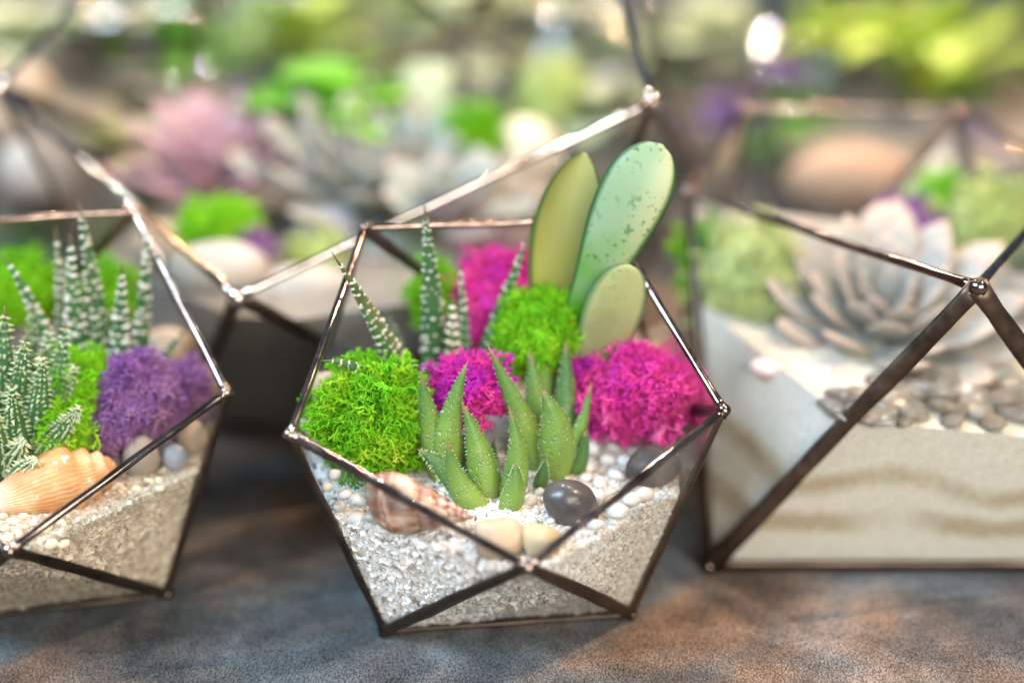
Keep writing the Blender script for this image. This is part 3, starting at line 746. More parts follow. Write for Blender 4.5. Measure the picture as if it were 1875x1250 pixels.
rosette('toothed_haworthia', 'pale green speckled haworthia with spread leaves, right behind the brown banded shell', [
    ((900, 948), -.36, (820, 806), -.40, 62, dict(bend=(-0.045, 0, -0.03), outer=(-.3, -1, -.1))),
    ((895, 930), -.30, (846, 735), -.28, 70, dict(bend=(0.03, 0, -0.01))),
    ((915, 940), -.31, (931, 742), -.32, 56, dict(bend=(0.05, 0, -0.03), outer=(.3, -1, 0))),
    ((925, 950), -.40, (942, 846), -.44, 56, dict(bend=(0.03, 0, 0.01), outer=(.4, -1, .2))),
    ((890, 920), -.22, (866, 756), -.18, 40, dict(bend=(0.02, 0, 0), mname='aloe_dark')),
    ((880, 935), -.34, (764, 822), -.30, 54, dict(bend=(0.0, 0, 0.035), mname='aloe_dark', outer=(-.2, -1, .9), tooth=.013)),
    ((905, 930), -.22, (905, 800), -.12, 44, dict(mname='aloe_dark')),
], on('c', 903, 940))
rosette('toothed_haworthia', 'small upright green speckled haworthia against the large green moss of the middle terrarium', [
    ((812, 885), -.18, (769, 680), -.22, 58, dict(bend=(-0.012, 0, -0.01), outer=(-.2, -1, .1))),
    ((822, 885), -.20, (857, 660), -.24, 58, dict(bend=(-0.045, 0, 0.0), outer=(.2, -1, .1))),
    ((815, 880), -.10, (800, 735), -.05, 52, dict(mname='aloe_dark')),
    ((835, 890), -.16, (862, 770), -.14, 42, dict(mname='aloe_dark', outer=(.3, -1, .1))),
], on('c', 815, 890))

# --- moss clumps of the middle terrarium
def mossp(label, px, py, y, rx, rz, m, ry=None, **k):
    p = aty(px, py, y); s = pxu(p)
    return moss(label, p, rx / s, (ry or (rx + rz) / 2) / s, rz / s, m, **k)
mossp('large bright green moss clump at the left rim of the middle terrarium', 678, 770, -.06, 98, 104, 'moss_green', count=900, size=.120, seed=3, body=.78, big=True)
mossp('rounded bright green moss clump in front of the paddle leaves', 988, 618, .20, 76, 86, 'moss_lime', count=1500, size=.062, seed=4, lump=.12, body=.92)
mossp('hot pink moss clump at the right rim of the middle terrarium', 1160, 726, .06, 112, 72, 'moss_pink', count=850, size=.110, seed=15, ry=80, body=.80, big=True)
mossp('small magenta moss tuft between the toothed rosettes', 858, 716, -.02, 66, 52, 'moss_magenta', count=700, size=.085, seed=6, body=.80)
mossp('magenta moss clump at the back of the middle terrarium, behind the zebra haworthia', 918, 548, .56, 88, 84, 'moss_pink', count=900, size=.07, seed=7, body=.9)
mossp('sliver of green moss at the back behind the tallest zebra leaf', 800, 545, .62, 46, 70, 'moss_lime', count=500, size=.06, seed=8)
mossp('pink moss tuft low beside the rounded green moss', 1060, 690, .12, 40, 46, 'moss_magenta', count=400, size=.07, seed=9)

# --- spiral shell
def spiral_shell(name, label, base, axis, up, length, R0, m, whorls=6.0, taper=0.62, stretch=1.5, group=None, tubr=0.62):
    """helico-spiral tube: apex at base+axis*length"""
    axis = nrm(axis); x = nrm(np.asarray(up, float) - axis * (np.asarray(up) @ axis)); y = np.cross(axis, x)
    nt_, ns = int(whorls * 26), 14
    V, uv = [], []
    for i in range(nt_ + 1):
        th = i / nt_ * whorls * 2 * math.pi; k = taper ** (th / (2 * math.pi))
        h = length * (1 - k); c = base + axis * h + (x * math.cos(th) + y * math.sin(th)) * (R0 * k * (1 - tubr))
        er = x * math.cos(th) + y * math.sin(th)
        for j in range(ns):
            a = 2 * math.pi * j / ns
            rib = 1 + 0.05 * math.cos(6 * th)
            V.append(c + er * (R0 * tubr * k * math.cos(a) * rib) + axis * (R0 * tubr * k * stretch * math.sin(a))); uv.append((th / 6.283, j / ns, 0))
    F = []
    for i in range(nt_):
        for j in range(ns): F.append((i*ns+j, i*ns+(j+1) % ns, (i+1)*ns+(j+1) % ns, (i+1)*ns+j))
    F.append(tuple(range(ns))[::-1]); F.append(tuple(range(nt_*ns, (nt_+1)*ns)))
    return solo(name, label, 'shell', base, V, F, m, group, attrs=UVA(uv))
sb = aty(722, 922, -.50); sa = aty(868, 946, -.62)
spiral_shell('spiral_seashell', 'brown and cream banded spiral shell behind the front left bar of the middle terrarium', sb, sa - sb, (0, 0, 1), np.linalg.norm(sa - sb) * 1.04, .128, 'shell_cone', stretch=1.5, whorls=8.0, taper=.70)

# --- stones of the middle terrarium
def stonep(name, label, px, py, y, rpx, m, seed, cat='stone', rest=.72, **k):
    if isinstance(y, str):                   # let the stone rest on the fill of that terrarium
        yy = 0.0; rz = 0
        key = y; lo, hi = -1.2, 1.6
        for _ in range(40):
            yy = (lo + hi) / 2; p = aty(px, py, yy)
            if p[2] - rest * rpx[2] / pxu(p) > fz(key, p[0], p[1]): lo = yy
            else: hi = yy
        y = yy
    p = aty(px, py, y); s = pxu(p); return stone(name, label, cat, p, np.array(rpx) / s, m, seed, **k)
stonep('polished_stone', 'polished dark grey stone in front of the taller pale haworthia', 1046, 918, 'c', (57, 46, 43), 'stone_dark', 21, rot=(0, .55, .2), lump=.10)
stonep('round_stone', 'dark umber round stone under the right rim bar, below the pink moss', 1196, 854, 'c', (50, 42, 38), 'stone_umber', 22, rot=(0, -.1, 0), lump=.06)
stonep('beige_stone', 'blunt beige stone right of the spiral shell tip, at the front bar', 908, 982, 'c', (54, 40, 44), 'stone_beige', 23, rot=(0, .2, 0), angular=.8, lump=.08)
stonep('cream_stone', 'yellow cream stone with grey veins behind the front joint of the middle terrarium', 990, 990, 'c', (44, 34, 38), 'stone_cream', 24, rot=(0, .3, .3), angular=.7, lump=.08)
stonep('beige_stone', 'smooth beige stone at the back right behind the pink moss', 1165, 668, .40, (62, 50, 48), 'stone_beige', 25, lump=.06)
stonep('beige_stone', 'smooth beige stone at the left rim behind the large green moss', 605, 712, .12, (44, 40, 34), 'stone_beige', 26, lump=.06)

# --- white pebbles one can count
PEB = [stone_mesh((1, .86, .78), 200 + k, ICO2, .16, angular=.7) for k in range(6)]
PEBM = {}
def pebbles(name, label, cat, spots, m, group, seed):
    r = np.random.default_rng(seed)
    for p, rad in spots:
        k = int(r.integers(6))
        if (k, m) not in PEBM: PEBM[(k, m)] = make_mesh(name, PEB[k][0] * U, PEB[k][1], m)
        o = bpy.data.objects.new(name, PEBM[(k, m)]); COL.objects.link(o); o.location = Vector(np.asarray(p) * U)
        o.scale = Vector((rad * r.uniform(.85, 1.25), rad * r.uniform(.85, 1.1), rad * r.uniform(.8, 1.05))); o.rotation_euler = (r.uniform(-.5, .5), r.uniform(-.5, .5), r.uniform(0, 6.28))
        tag(o, label, cat, group)
def scatter(key, box, n, rpx, seed, lift=.3, skip=(), keep=None):
    """jittered spots on the fill inside an image box"""
    r = np.random.default_rng(seed); out = []; tries = 0; pts = []
    while len(out) < n and tries < 4000:
        tries += 1
        x, y = r.uniform(box[0], box[2]), r.uniform(box[1], box[3]); q = r.uniform(*rpx)
        if any((x-a)**2 + ((y-b)*1.25)**2 < (q + c)**2 * .80 for a, b, c in pts): continue
        if any((x-a)**2 + (y-b)**2 < c*c for a, b, c in skip): continue
        if keep and not keep(x, y): continue
        p = on(key, x, y); rad = q / pxu(p); pts.append((x, y, q)); out.append((p + np.array([0, 0, rad * lift]), rad))
    return out
pebbles('white_pebble', 'small rounded white pebble between the pink moss and the dark stones', 'pebble',
        scatter('c', (1070, 800, 1262, 925), 60, (13, 20), 31, skip=((1046, 922, 50), (1196, 854, 44)), keep=lambda x, y: y < 1010 - (x - 990) * .86), 'pebble_white', 'white pebbles by the dark stones', 1)
pebbles('white_pebble', 'small white pebble around the beige and cream stones at the front', 'pebble',
        scatter('c', (915, 868, 1010, 965), 20, (11, 17), 32), 'pebble_white', 'white pebbles among the rosettes', 2)
def glass_side(px, py, a, b, c, PT, gap=.03):
    A, B, C = (PT[k] for k in (a, b, c)); n = nrm(np.cross(B - A, C - A)); ctr = np.mean(list(PT.values()), 0)
    if n @ (A - ctr) < 0: n = -n
    d = ray(px, py); return CAM + d * ((A - n * gap - CAM) @ n) / (d @ n)
lw = [(612, 868, 13), (632, 905, 15), (658, 915, 20), (652, 948, 20), (622, 925, 17), (690, 930, 14), (678, 945, 15), (600, 890, 12), (612, 942, 13), (690, 965, 13)]
pebbles('white_pebble', 'white pebble pressed against the left glass, below the large green moss', 'pebble',
        [((lambda p: (p, q / pxu(p)))(glass_side(x, y, 'L', 'F', 'BL', CEN, .045))) for x, y, q in lw], 'pebble_white', 'white pebbles at the left glass', 3)
rw = [(1130, 935, 24), (1158, 915, 22), (1180, 905, 20), (1130, 952, 18), (1105, 975, 16), (1090, 960, 15), (1150, 942, 15)]
pebbles('white_pebble', 'larger white pebble showing under the front right rim bar', 'pebble',
        [((lambda p: (p, q / pxu(p)))(glass_side(x, y, 'R', 'F', 'BR', CEN, .055))) for x, y, q in rw], 'pebble_white', 'white pebbles under the right bar', 4)

# ================================================================== the left terrarium
LQ = (1.0056, .115, -1.9357, .3797)
LEF = place_ico(*LQ)
terrarium('open glass terrarium with purple moss and an orange shell, cut by the left edge', LEF, FACES, OPEN)
def local_plane(q, z0, slope, yl=-.5):
    s, a, x, y = q; p = (x - math.sin(a) * yl * s, y + math.cos(a) * yl * s, z0)
    return p, nrm((math.sin(a) * slope, -math.cos(a) * slope, 1))
def tint_l(pos, t, s, r):
    t = np.clip(t * .85, 0, 1); return t, s * (0.8 + 0.5 * (sines(pos, 6, 9) > 0.1))
fill('l', 'beige grit bed inside the left terrarium with the orange shell', LEF, local_plane(LQ, .57, .13), .028, 'sand_beige', 'grit_beige', (8500, 5000), .0075, tint_l)
zl_root = aty(190, 770, .75)
ZL = plant('zebra_haworthia', 'tall zebra haworthia with white-banded upright leaves in the left terrarium', 'succulent', zl_root)
def zll(b, y0, t, y1, w_, **k): zebra_leaf(ZL, aty(*b, y0), aty(*t, y1), w_, **k)
zll((190, 740), .55, (143, 366), .50, 58, bend=(0.03, 0, 0), big=1.3, outer=(.4, -1, .1))
zll((150, 740), .50, (128, 425), .46, 56, bend=(-.01, 0, 0), big=1.5)
zll((130, 740), .60, (101, 415), .60, 42, mname='zebra_olive', big=1.1)
zll((216, 740), .48, (224, 478), .42, 50, big=1.55)
zll((246, 740), .55, (272, 403), .50, 42, big=1.4, outer=(.5, -1, .1), bend=(.015, 0, 0))
zll((200, 740), .52, (165, 540), .44, 36, big=1.1, outer=(.5, -1, .1))
zll((240, 730), .55, (341, 600), .5, 32, big=.8, outer=(.2, -1, .6))
zll((120, 720), .48, (2, 462), .44, 40, big=1.15, bend=(.05, 0, .02), outer=(-.2, -1, .5))
sp_root = aty(40, 860, .15)
SPY = plant('spiny_haworthia', 'dark haworthia bristling with white teeth at the left edge, above the orange shell', 'succulent', sp_root)
for (b, y0, t, y1, w_, bd) in [((30, 850), .20, (8, 560), .18, 44, (-.02, 0, 0)), ((50, 850), .24, (90, 590), .26, 50, (.04, 0, 0)), ((60, 850), .18, (122, 585), .20, 46, (.03, 0, -.03)),
        ((20, 850), .10, (50, 610), .06, 46, (-.02, 0, 0)), ((55, 855), .08, (78, 640), .04, 44, (.02, 0, 0)), ((60, 862), .02, (152, 742), -.04, 40, (0, 0, .03)),
        ((10, 870), .02, (48, 800), -.12, 40, (0, 0, .02)), ((20, 890), -.04, (72, 838), -.16, 36, (0, 0, .02)), ((0, 850), .12, (-30, 640), .08, 46, (0, 0, 0)),
        ((36, 870), .06, (20, 700), -.04, 48, (0, 0, 0)), ((40, 860), .30, (60, 560), .40, 44, (0, 0, 0)), ((0, 880), .0, (-10, 740), -.1, 44, (0, 0, 0)), ((70, 850), .16, (140, 660), .16, 36, (.02, 0, 0))]:
    toothed_leaf(SPY, aty(*b, y0), aty(*t, y1), w_, bend=bd, mname='zebra', tooth=.024, nt=20, keelteeth=True, keel=.2, th=.6)
mossp('bright green moss clump between the spiny haworthia and the purple moss', 148, 705, .28, 54, 66, 'moss_lime', count=900, size=.07, seed=41)
mossp('bright green moss tuft just above the orange shell', 118, 800, .10, 48, 44, 'moss_lime', count=800, size=.08, seed=42)
mossp('purple moss clump under the right rim bar of the left terrarium', 252, 728, .26, 72, 78, 'moss_purple', count=1400, size=.075, seed=43, body=.86)
mossp('purple moss tuft tucked into the right corner of the left terrarium', 332, 728, .42, 46, 54, 'moss_purple', count=800, size=.075, seed=44)
mossp('purple moss tuft beside the taupe stone', 205, 790, .14, 44, 34, 'moss_purple', count=500, size=.07, seed=49)
mossp('round green moss at the back left of the left terrarium', 45, 530, 1.0, 72, 80, 'moss_lime', count=400, size=.08, seed=45)
mossp('green moss behind the zebra leaves of the left terrarium', 205, 540, 1.05, 46, 66, 'moss_lime', count=300, size=.08, seed=46)
# orange shell: spindle with a knobbed shoulder and a stepped spire
def orange_shell():
    A = aty(-30, 928, -.16); B = aty(212, 852, -.02); ax = nrm(B - A); Ln = np.linalg.norm(B - A)
    x = nrm(np.array([0, 0, 1.0]) - ax * ax[2]); y = np.cross(ax, x)
    prof = [(0, .035), (.05, .055), (.15, .075), (.28, .105), (.42, .135), (.55, .152), (.64, .158), (.69, .150), (.715, .122), (.74, .118), (.79, .124), (.825, .115), (.84, .088), (.86, .086), (.90, .088), (.925, .076), (.935, .056), (.96, .052), (.985, .034), (1.0, .012)]
    ns = 40; V, uv = [], []
    for t, r in prof:
        for j in range(ns):
            a = 2 * math.pi * j / ns; knob = 1 + (.03 * max(0, math.cos(9 * a)) if .6 < t < .71 else .012 * math.cos(9 * a) if t > .76 else 0) + .02 * math.sin(3 * a + t * 9)
            V.append(A + ax * (Ln * (t + .012 * math.sin(a))) + (x * math.cos(a) + y * math.sin(a)) * (r * .90 * knob)); uv.append((a / 6.283, t, 0))
    F = [(i*ns+j, i*ns+(j+1) % ns, (i+1)*ns+(j+1) % ns, (i+1)*ns+j) for i in range(len(prof)-1) for j in range(ns)]
    F += [tuple(range(ns))[::-1], tuple(range((len(prof)-1)*ns, len(prof)*ns))]
    solo('conch_shell', 'orange conch shell lying behind the front bar of the left terrarium', 'shell', A, V, F, 'shell_orange', attrs=UVA(uv))
orange_shell()
stonep('taupe_stone', 'taupe pebble beside the tip of the orange shell', 257, 836, 'l', (37, 34, 43), 'stone_taupe', 51, angular=.6, lump=.06)
stonep('slate_stone', 'blue grey slate pebble under the bar, right of the taupe pebble', 320, 838, 'l', (26, 24, 26), 'stone_slate', 52, lump=.05)
stonep('beige_stone', 'pinkish beige stone at the right glass of the left terrarium', 352, 800, 'l', (30, 26, 34), 'stone_beige', 53, lump=.06)
stonep('slate_stone', 'little grey stone between the orange shell and the taupe pebble', 208, 842, 'l', (16, 16, 20), 'stone_slate', 54, lump=.05)
stonep('beige_stone', 'large pale beige stone at the back right of the left terrarium', 300, 640, .92, (56, 40, 42), 'stone_beige', 55, lump=.06)
stonep('beige_stone', 'beige stone behind the purple moss tuft in the corner', 372, 700, .62, (26, 26, 36), 'stone_beige', 56, lump=.06)
pebbles('cream_pebble', 'small cream pebble in front of the orange shell', 'pebble', scatter('l', (5, 945, 125, 1000), 34, (9, 14), 57, lift=.2), 'pebble_cream', 'cream pebbles before the shell', 6)
pebbles('cream_pebble', 'small cream pebble beside the stones under the left bar', 'pebble', scatter('l', (190, 860, 300, 900), 14, (8, 13), 58, lift=.2), 'pebble_cream', 'cream pebbles by the taupe stone', 7)

# ================================================================== the right terrarium (larger, irregular)
RT = {'BL': atz(1300, 1036, .0), 'BR': atz(2150, 1036, .0), 'F': aty(1790, 525, -.45), 'L': aty(1262, 352, 1.15), 'R': aty(1965, 332, .75)}
RT.update(TR=np.array([2.75, 2.0, 1.62]), TL=np.array([1.62, 2.25, 1.62]), BBL=np.array([1.15, 1.55, 0.0]), BBR=np.array([2.75, 1.35, 0.0]))
RF = [('BL', 'BR', 'F'), ('BL', 'F', 'L'), ('BR', 'R', 'F'), ('BL', 'L', 'BBL'), ('BBL', 'L', 'TL'), ('BBL', 'TL', 'TR'), ('BBL', 'TR', 'BBR'), ('BBR', 'TR', 'R'), ('BBR', 'R', 'BR'), ('BL', 'BBL', 'BBR', 'BR')]
terrarium('large glass terrarium with layered pale sand, cut by the right edge', RT, RF, {'L', 'F', 'R', 'TR', 'TL'}, wide=.038, thin=.018)
fill('r', 'pale sand with wavy ochre seams filling the right terrarium', RT, ((1.6, -.2, .73), nrm((0.10, -.17, 1))), .022, 'sand_layered')
def echeveria(label, c, rad, m, n=26, tilt=(0, 0, 1), group=None, flat=1.0, seed=1, wide=.34, pinch=.62):
    c = np.asarray(c, float); T = plant('echeveria', label, 'succulent', c, group); r = np.random.default_rng(seed)
    q = np.array(Vector((0, 0, 1)).rotation_difference(Vector(nrm(tilt))).to_matrix())
    for i in range(n):
        f = i / (n - 1); az = i * 2.39996 + r.normal() * .08; el = math.radians(8 + 72 * f ** 1.1) * flat + r.normal() * .04
        L = rad * (1 - .62 * f) * r.uniform(.92, 1.06); d = np.array([math.cos(az), math.sin(az), 0])
        b = d * rad * .06 * (1 - f); tip = b + d * L * math.cos(el) + np.array([0, 0, L * math.sin(el) + .05 * rad])
        mid = (b + tip) / 2 + np.array([0, 0, -.10 * L]) + d * .05 * L
        out = np.array([0, 0, -1.0]) * math.cos(el) + d * math.sin(el)
        P = [c + q @ v for v in (b, mid, tip)]
        V, F, uv, sf = leaf(*P, L * wide, L * .075, q @ out, lambda t: max(.03, (pinch + (1 - pinch) * math.sin(min(1, t / .65) * math.pi / 2)) if t < .65 else (1 - ((t - .65) / .35) ** 2.0) ** .7), 12, 10, .35)
        T.part('leaf', V, F, m, attrs=UVA(uv))
    return T
echeveria('blue grey echeveria with pinkish leaf edges in the right terrarium', aty(1610, 598, .70), .74, 'echeveria_blue', 48, (-.1, -.5, 1), seed=3, wide=.2, flat=.88)
echeveria('grey echeveria half hidden by the thick bar at the right edge', aty(1810, 640, .75), .52, 'echeveria_blue', 30, (.1, -.5, 1), seed=4, wide=.27)
mossp('big pale green moss mound at the left corner of the right terrarium', 1374, 520, .92, 112, 122, 'moss_pale', count=500, size=.09, seed=61, lump=.08)
mossp('yellow green moss edge beside the big pale mound', 1305, 490, 1.12, 58, 90, 'moss_lime', count=300, size=.09, seed=62)
mossp('round pale green moss ball at the back right', 1810, 415, 1.3, 92, 92, 'moss_pale', count=400, size=.09, seed=63, lump=.08)
mossp('green moss beside the round pale moss ball', 1722, 365, 1.5, 48, 48, 'moss_lime', count=200, size=.09, seed=64)
mossp('purple moss tuft behind the blue grey echeveria', 1668, 418, 1.4, 56, 48, 'moss_purple', count=250, size=.09, seed=65)
mossp('low olive moss under the big pale mound', 1420, 630, .7, 66, 26, 'moss_green', count=200, size=.08, seed=66)
mossp('mauve moss tuft left of the blue grey echeveria', 1475, 470, 1.2, 36, 44, 'moss_purple', count=150, size=.09, seed=67)
def clam(label, px, py, y, rpx, m, seed, rot): stonep('clam_shell', label, px, py, y, rpx, m, seed, cat='shell', rot=rot, base=ICO3, lump=.05)
clam('pink shell on the sand left of the echeveria', 1415, 672, .30, (48, 30, 19), 'shell_pink', 71, (0, .15, .2))
clam('lilac shell with a pointed end, next to the pink shell', 1490, 694, .22, (46, 26, 22), 'shell_lilac', 72, (0, -.3, .1))
r_ = np.random.default_rng(5)
gs = [(1525, 742, 24), (1560, 720, 28), (1590, 755, 24), (1610, 762, 20), (1640, 735, 32), (1670, 748, 26), (1700, 715, 34), (1735, 745, 28), (1765, 722, 30), (1795, 748, 26), (1830, 728, 30), (1860, 752, 26), (1745, 762, 20), (1815, 768, 22), (1590, 720, 22), (1870, 715, 24), (1680, 700, 26), (1840, 700, 28), (1545, 755, 16), (1655, 765, 16)]
gs += [(x + 18, y - 26, q * .9) for x, y, q in gs[::2]]
for i, (x, y, q) in enumerate(gs):
    p = on('r', x, y + 12); rad = 1.35 * q / pxu(p)
    P, F = stone_mesh((rad * 1.2, rad * .95, rad * .45), 300 + i, ICO2, .14, angular=.7); az = r_.uniform(0, 6.28); W = P @ (_rot('Z', az) @ _rot('X', r_.normal() * .3)).T + p + np.array([0, 0, rad * .25])
    solo('glass_pebble', ('amber' if i % 3 == 1 else 'clear') + ' glass pebble at the front glass of the right terrarium', 'glass pebble', (p[0], p[1], W[:, 2].min()), W, F, 'crystal_amber' if i % 3 == 1 else 'crystal', ('amber' if i % 3 == 1 else 'clear') + ' glass pebbles on the pale sand')

# ================================================================== the large terrarium behind
BQ = (2.0196, -.3443, -.4149, 2.3443)
BIG = place_ico(*BQ)
terrarium('very large glass terrarium with pink and pale echeverias, blurred behind the middle one', BIG, FACES, OPEN, wide=.034, thin=.018, metal=('tin', 'foil'), joint=1.25)
fill('b', 'pale sand bed inside the very large terrarium', BIG, local_plane(BQ, 1.0, .0, -1.0), .02, 'sand_white', cat='sand')
def onb(px, py, y, key): p = aty(px, py, y); return p
echeveria('dusty pink echeveria at the left of the very large terrarium', aty(400, 325, 2.75), .70, 'echeveria_pink', 40, (0, -.3, 1), seed=11, wide=.19)
echeveria('pale grey green echeveria in the very large terrarium, above the middle zebra leaves', aty(675, 352, 2.55), .84, 'echeveria_pale', 44, (.1, -.35, 1), seed=12, wide=.2)
mossp('bright green moss dome above the white stones of the very large terrarium', 408, 418, 1.65, 76, 46, 'moss_lime', count=300, size=.10, seed=81, lump=.06)
mossp('small violet moss tuft beside the bright green dome', 470, 455, 1.5, 24, 22, 'moss_purple', count=100, size=.08, seed=82)
mossp('bright green moss at the back right of the very large terrarium', 860, 265, 2.7, 62, 62, 'moss_lime', count=250, size=.12, seed=83)
stonep('white_stone', 'big white stone under the bright green moss dome', 400, 490, 1.40, (92, 70, 52), 'stone_white', 91, lump=.07)
stonep('white_stone', 'long white stone behind the front joint of the very large terrarium', 560, 545, 1.35, (100, 70, 62), 'stone_white', 92, lump=.07)
stonep('white_stone', 'white stone behind the zebra leaves, low in the very large terrarium', 720, 560, 1.6, (90, 70, 70), 'stone_white', 93, lump=.07)
stonep('white_stone', 'warm white stone left in the very large terrarium', 300, 450, 1.7, (70, 60, 46), 'stone_beige', 94, lump=.07)
stonep('cream_stone', 'pale yellow stone beside the green moss at the back', 965, 275, 2.7, (66, 60, 60), 'pebble_cream', 95, lump=.07)
mossp('pale moss cushion left of the pale echeveria', 575, 470, 1.75, 60, 40, 'moss_pale', count=150, size=.1, seed=85)
echeveria('small pale echeveria behind the tallest zebra leaf of the middle terrarium', aty(830, 385, 1.9), .42, 'echeveria_pale', 20, (0, -.4, 1), seed=13, wide=.33)
stonep('beige_stone', 'beige stone right of the small pale echeveria', 960, 370, 2.1, (70, 60, 46), 'stone_taupe', 97, lump=.07)
stonep('slate_stone', 'grey stone in the very large terrarium, above the left joint of the middle one', 600, 420, 2.0, (60, 50, 40), 'stone_slate', 98, lump=.07)
stonep('white_stone', 'whitish stone low behind the paddle leaves', 930, 430, 2.2, (110, 90, 70), 'stone_white', 96, lump=.07)
mossp('pale green moss behind the paddle leaves', 1010, 190, 3.1, 66, 90, 'moss_pale', count=200, size=.12, seed=84)

# ================================================================== terrariums and plants farther back
def by_front(s, a, px, py):
    z = .57735 * s; p = atz(px, py, z); c, d = math.cos(a), math.sin(a); fx, fy = 0, -.93417 * s
    return (s, a, p[0] - (fx*c - fy*d), p[1] - (fx*d + fy*c))
def back_terrarium(key, label, soil_label, s, a, px, py):
    q = by_front(s, a, px, py); PT = place_ico(*q)
    print('BACK', key, [round(v, 2) for v in q])
    terrarium(label, PT, FACES, OPEN, wide=.036, thin=.020, seg=8, npt=18, metal=('tin', 'solder'), joint=1.5)
    fill(key, soil_label, PT, local_plane(q, .55 * s, .1, -.5 * s), .02, 'soil', cat='soil')
    return q
qa = back_terrarium('ra', 'blurred glass terrarium with peach stones, behind the right one', 'soil bed under the peach stones', 1.7, -.05, 1822, 318)
qb = back_terrarium('la', 'blurred dark terrarium in the upper left corner', 'soil bed of the dark upper left terrarium', 1.75, .25, 195, 250)
qc = back_terrarium('ca', 'far blurred terrarium with green leaves, top centre', 'soil bed of the far terrarium, top centre', 1.7, .15, 900, 130)
FARK = 1.75
def far(px, py, y): return aty(px, py, y * FARK)
def leafy(label, c, n, L, m, spread=1.0, seed=1, wide=.3, name='leafy_plant', droop=.25, up=.5, cat='plant'):
    c = np.asarray(c, float); T = plant(name, label, cat, c); r = np.random.default_rng(seed)
    for i in range(n):
        az = i * 2.39996 + r.normal() * .2; el = r.uniform(up - .35, up + .55); l = L * r.uniform(.7, 1.15)
        d = np.array([math.cos(az) * math.cos(el), math.sin(az) * math.cos(el), math.sin(el)])
        b = c + np.array([0, 0, .02]) + r.normal(size=3) * .04 * spread * L; tip = b + d * l - np.array([0, 0, droop * l]); mid = b + d * l * .55 + np.array([0, 0, droop * l * .5])
        out = nrm(np.cross(np.cross(d, (0, 0, 1)), d)) * -1
        V, F, uv, sf = leaf(b, mid, tip, l * wide, l * .03, out, p_spoon(.25, .5, .8), 10, 8, .5)
        T.part('leaf', V, F, m, attrs=UVA(uv))
    return T

stonep('peach_stone', 'large peach stone in the terrarium behind the right one', 1555, 330, 3.1, (120, 80, 66), 'stone_peach', 101, lump=.07)
leafy('yellow green agave in the upper right corner', aty(1690, 175, 5.2), 16, 1.30, 'leaf_lime', seed=21, wide=.15, name='agave_plant', up=.7, droop=.35, cat='succulent')
leafy('dark green leafy plant below the yellow green agave', far(1760, 230, 4.6), 16, 0.67, 'leaf_green', seed=22)
mossp('violet moss at the right, below the agave', 1780, 235, 5.76, 46, 66, 'moss_purple', count=150, size=.14, seed=111)
mossp('green moss at the right edge below the agave', 1862, 270, 5.44, 36, 60, 'moss_lime', count=120, size=.14, seed=112)
mossp('green moss above the peach stone', 1385, 245, 6.40, 54, 44, 'moss_lime', count=120, size=.14, seed=113)
mossp('violet moss tuft above the peach stone', 1425, 120, 7.36, 36, 46, 'moss_purple', count=100, size=.14, seed=114)
leafy('dark purple leaved plant above the peach stone', far(1345, 215, 4.6), 12, 0.43, 'leaf_purple', seed=23)
leafy('fresh green plant above the peach stone', far(1480, 225, 4.6), 12, 0.85, 'leaf_green', seed=24)
leafy('sage green plant at the top, right of centre', far(1275, 120, 5.2), 18, 1.24, 'leaf_sage', seed=25, wide=.34)
leafy('olive plant at the top, right of centre', far(1235, 170, 4.9), 12, 0.61, 'leaf_olive', seed=26)
leafy('bright green leafy plant at the top, left of centre', far(575, 200, 4.6), 20, 1.20, 'leaf_green', seed=27, wide=.36)
leafy('lime green leafy plant at the top, left of centre', far(545, 110, 5.2), 14, 1.02, 'leaf_lime', seed=28, wide=.36)
leafy('green plant at the top left', far(375, 110, 5.2), 12, 0.93, 'leaf_green', seed=29, wide=.36)
leafy('purple leaved plant between the green plants at the top left', far(470, 170, 4.3), 10, 0.40, 'leaf_purple', seed=30)
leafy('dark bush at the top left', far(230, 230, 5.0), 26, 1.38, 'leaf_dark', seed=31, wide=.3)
leafy('sage plant in the far left corner', far(60, 120, 5.4), 12, 0.69, 'leaf_sage', seed=32)
leafy('olive green plant at the top, in the centre', far(740, 110, 6.0), 20, 1.55, 'leaf_olive', seed=33, wide=.3)
leafy('sage green plant at the top, in the centre', far(960, 100, 6.0), 20, 1.55, 'leaf_sage', seed=34, wide=.3)
leafy('olive sage plant at the top, beside the centre', far(1110, 90, 6.2), 16, 1.05, 'leaf_olive', seed=35, wide=.3)
stonep('white_stone', 'pale stone in the upper left corner terrarium', 70, 310, 3.6, (70, 60, 60), 'stone_white', 102, lump=.07)
stonep('beige_stone', 'beige stone in the upper left corner terrarium', 40, 160, 4.2, (60, 50, 40), 'stone_beige', 103, lump=.07)

leafy('fresh green leafy plant in the very large terrarium, behind the dusty pink echeveria', aty(600, 235, 3.0), 18, .60, 'leaf_green', seed=41, wide=.36)
leafy('lime leaved plant in the very large terrarium, right of the dusty pink echeveria', aty(520, 215, 3.3), 12, .42, 'leaf_lime', seed=42, wide=.36)
leafy('sage plant at the back of the very large terrarium', aty(760, 230, 3.3), 16, .55, 'leaf_sage', seed=43, wide=.3)
leafy('violet leaved plant behind the dusty pink echeveria', aty(490, 190, 3.4), 9, .26, 'leaf_purple', seed=44)
leafy('sage plant beside the pale yellow stone', aty(1090, 230, 3.2), 14, .5, 'leaf_sage', seed=45, wide=.3)
leafy('olive plant left of the dusty pink echeveria', aty(240, 290, 2.9), 12, .40, 'leaf_olive', seed=46, wide=.3)

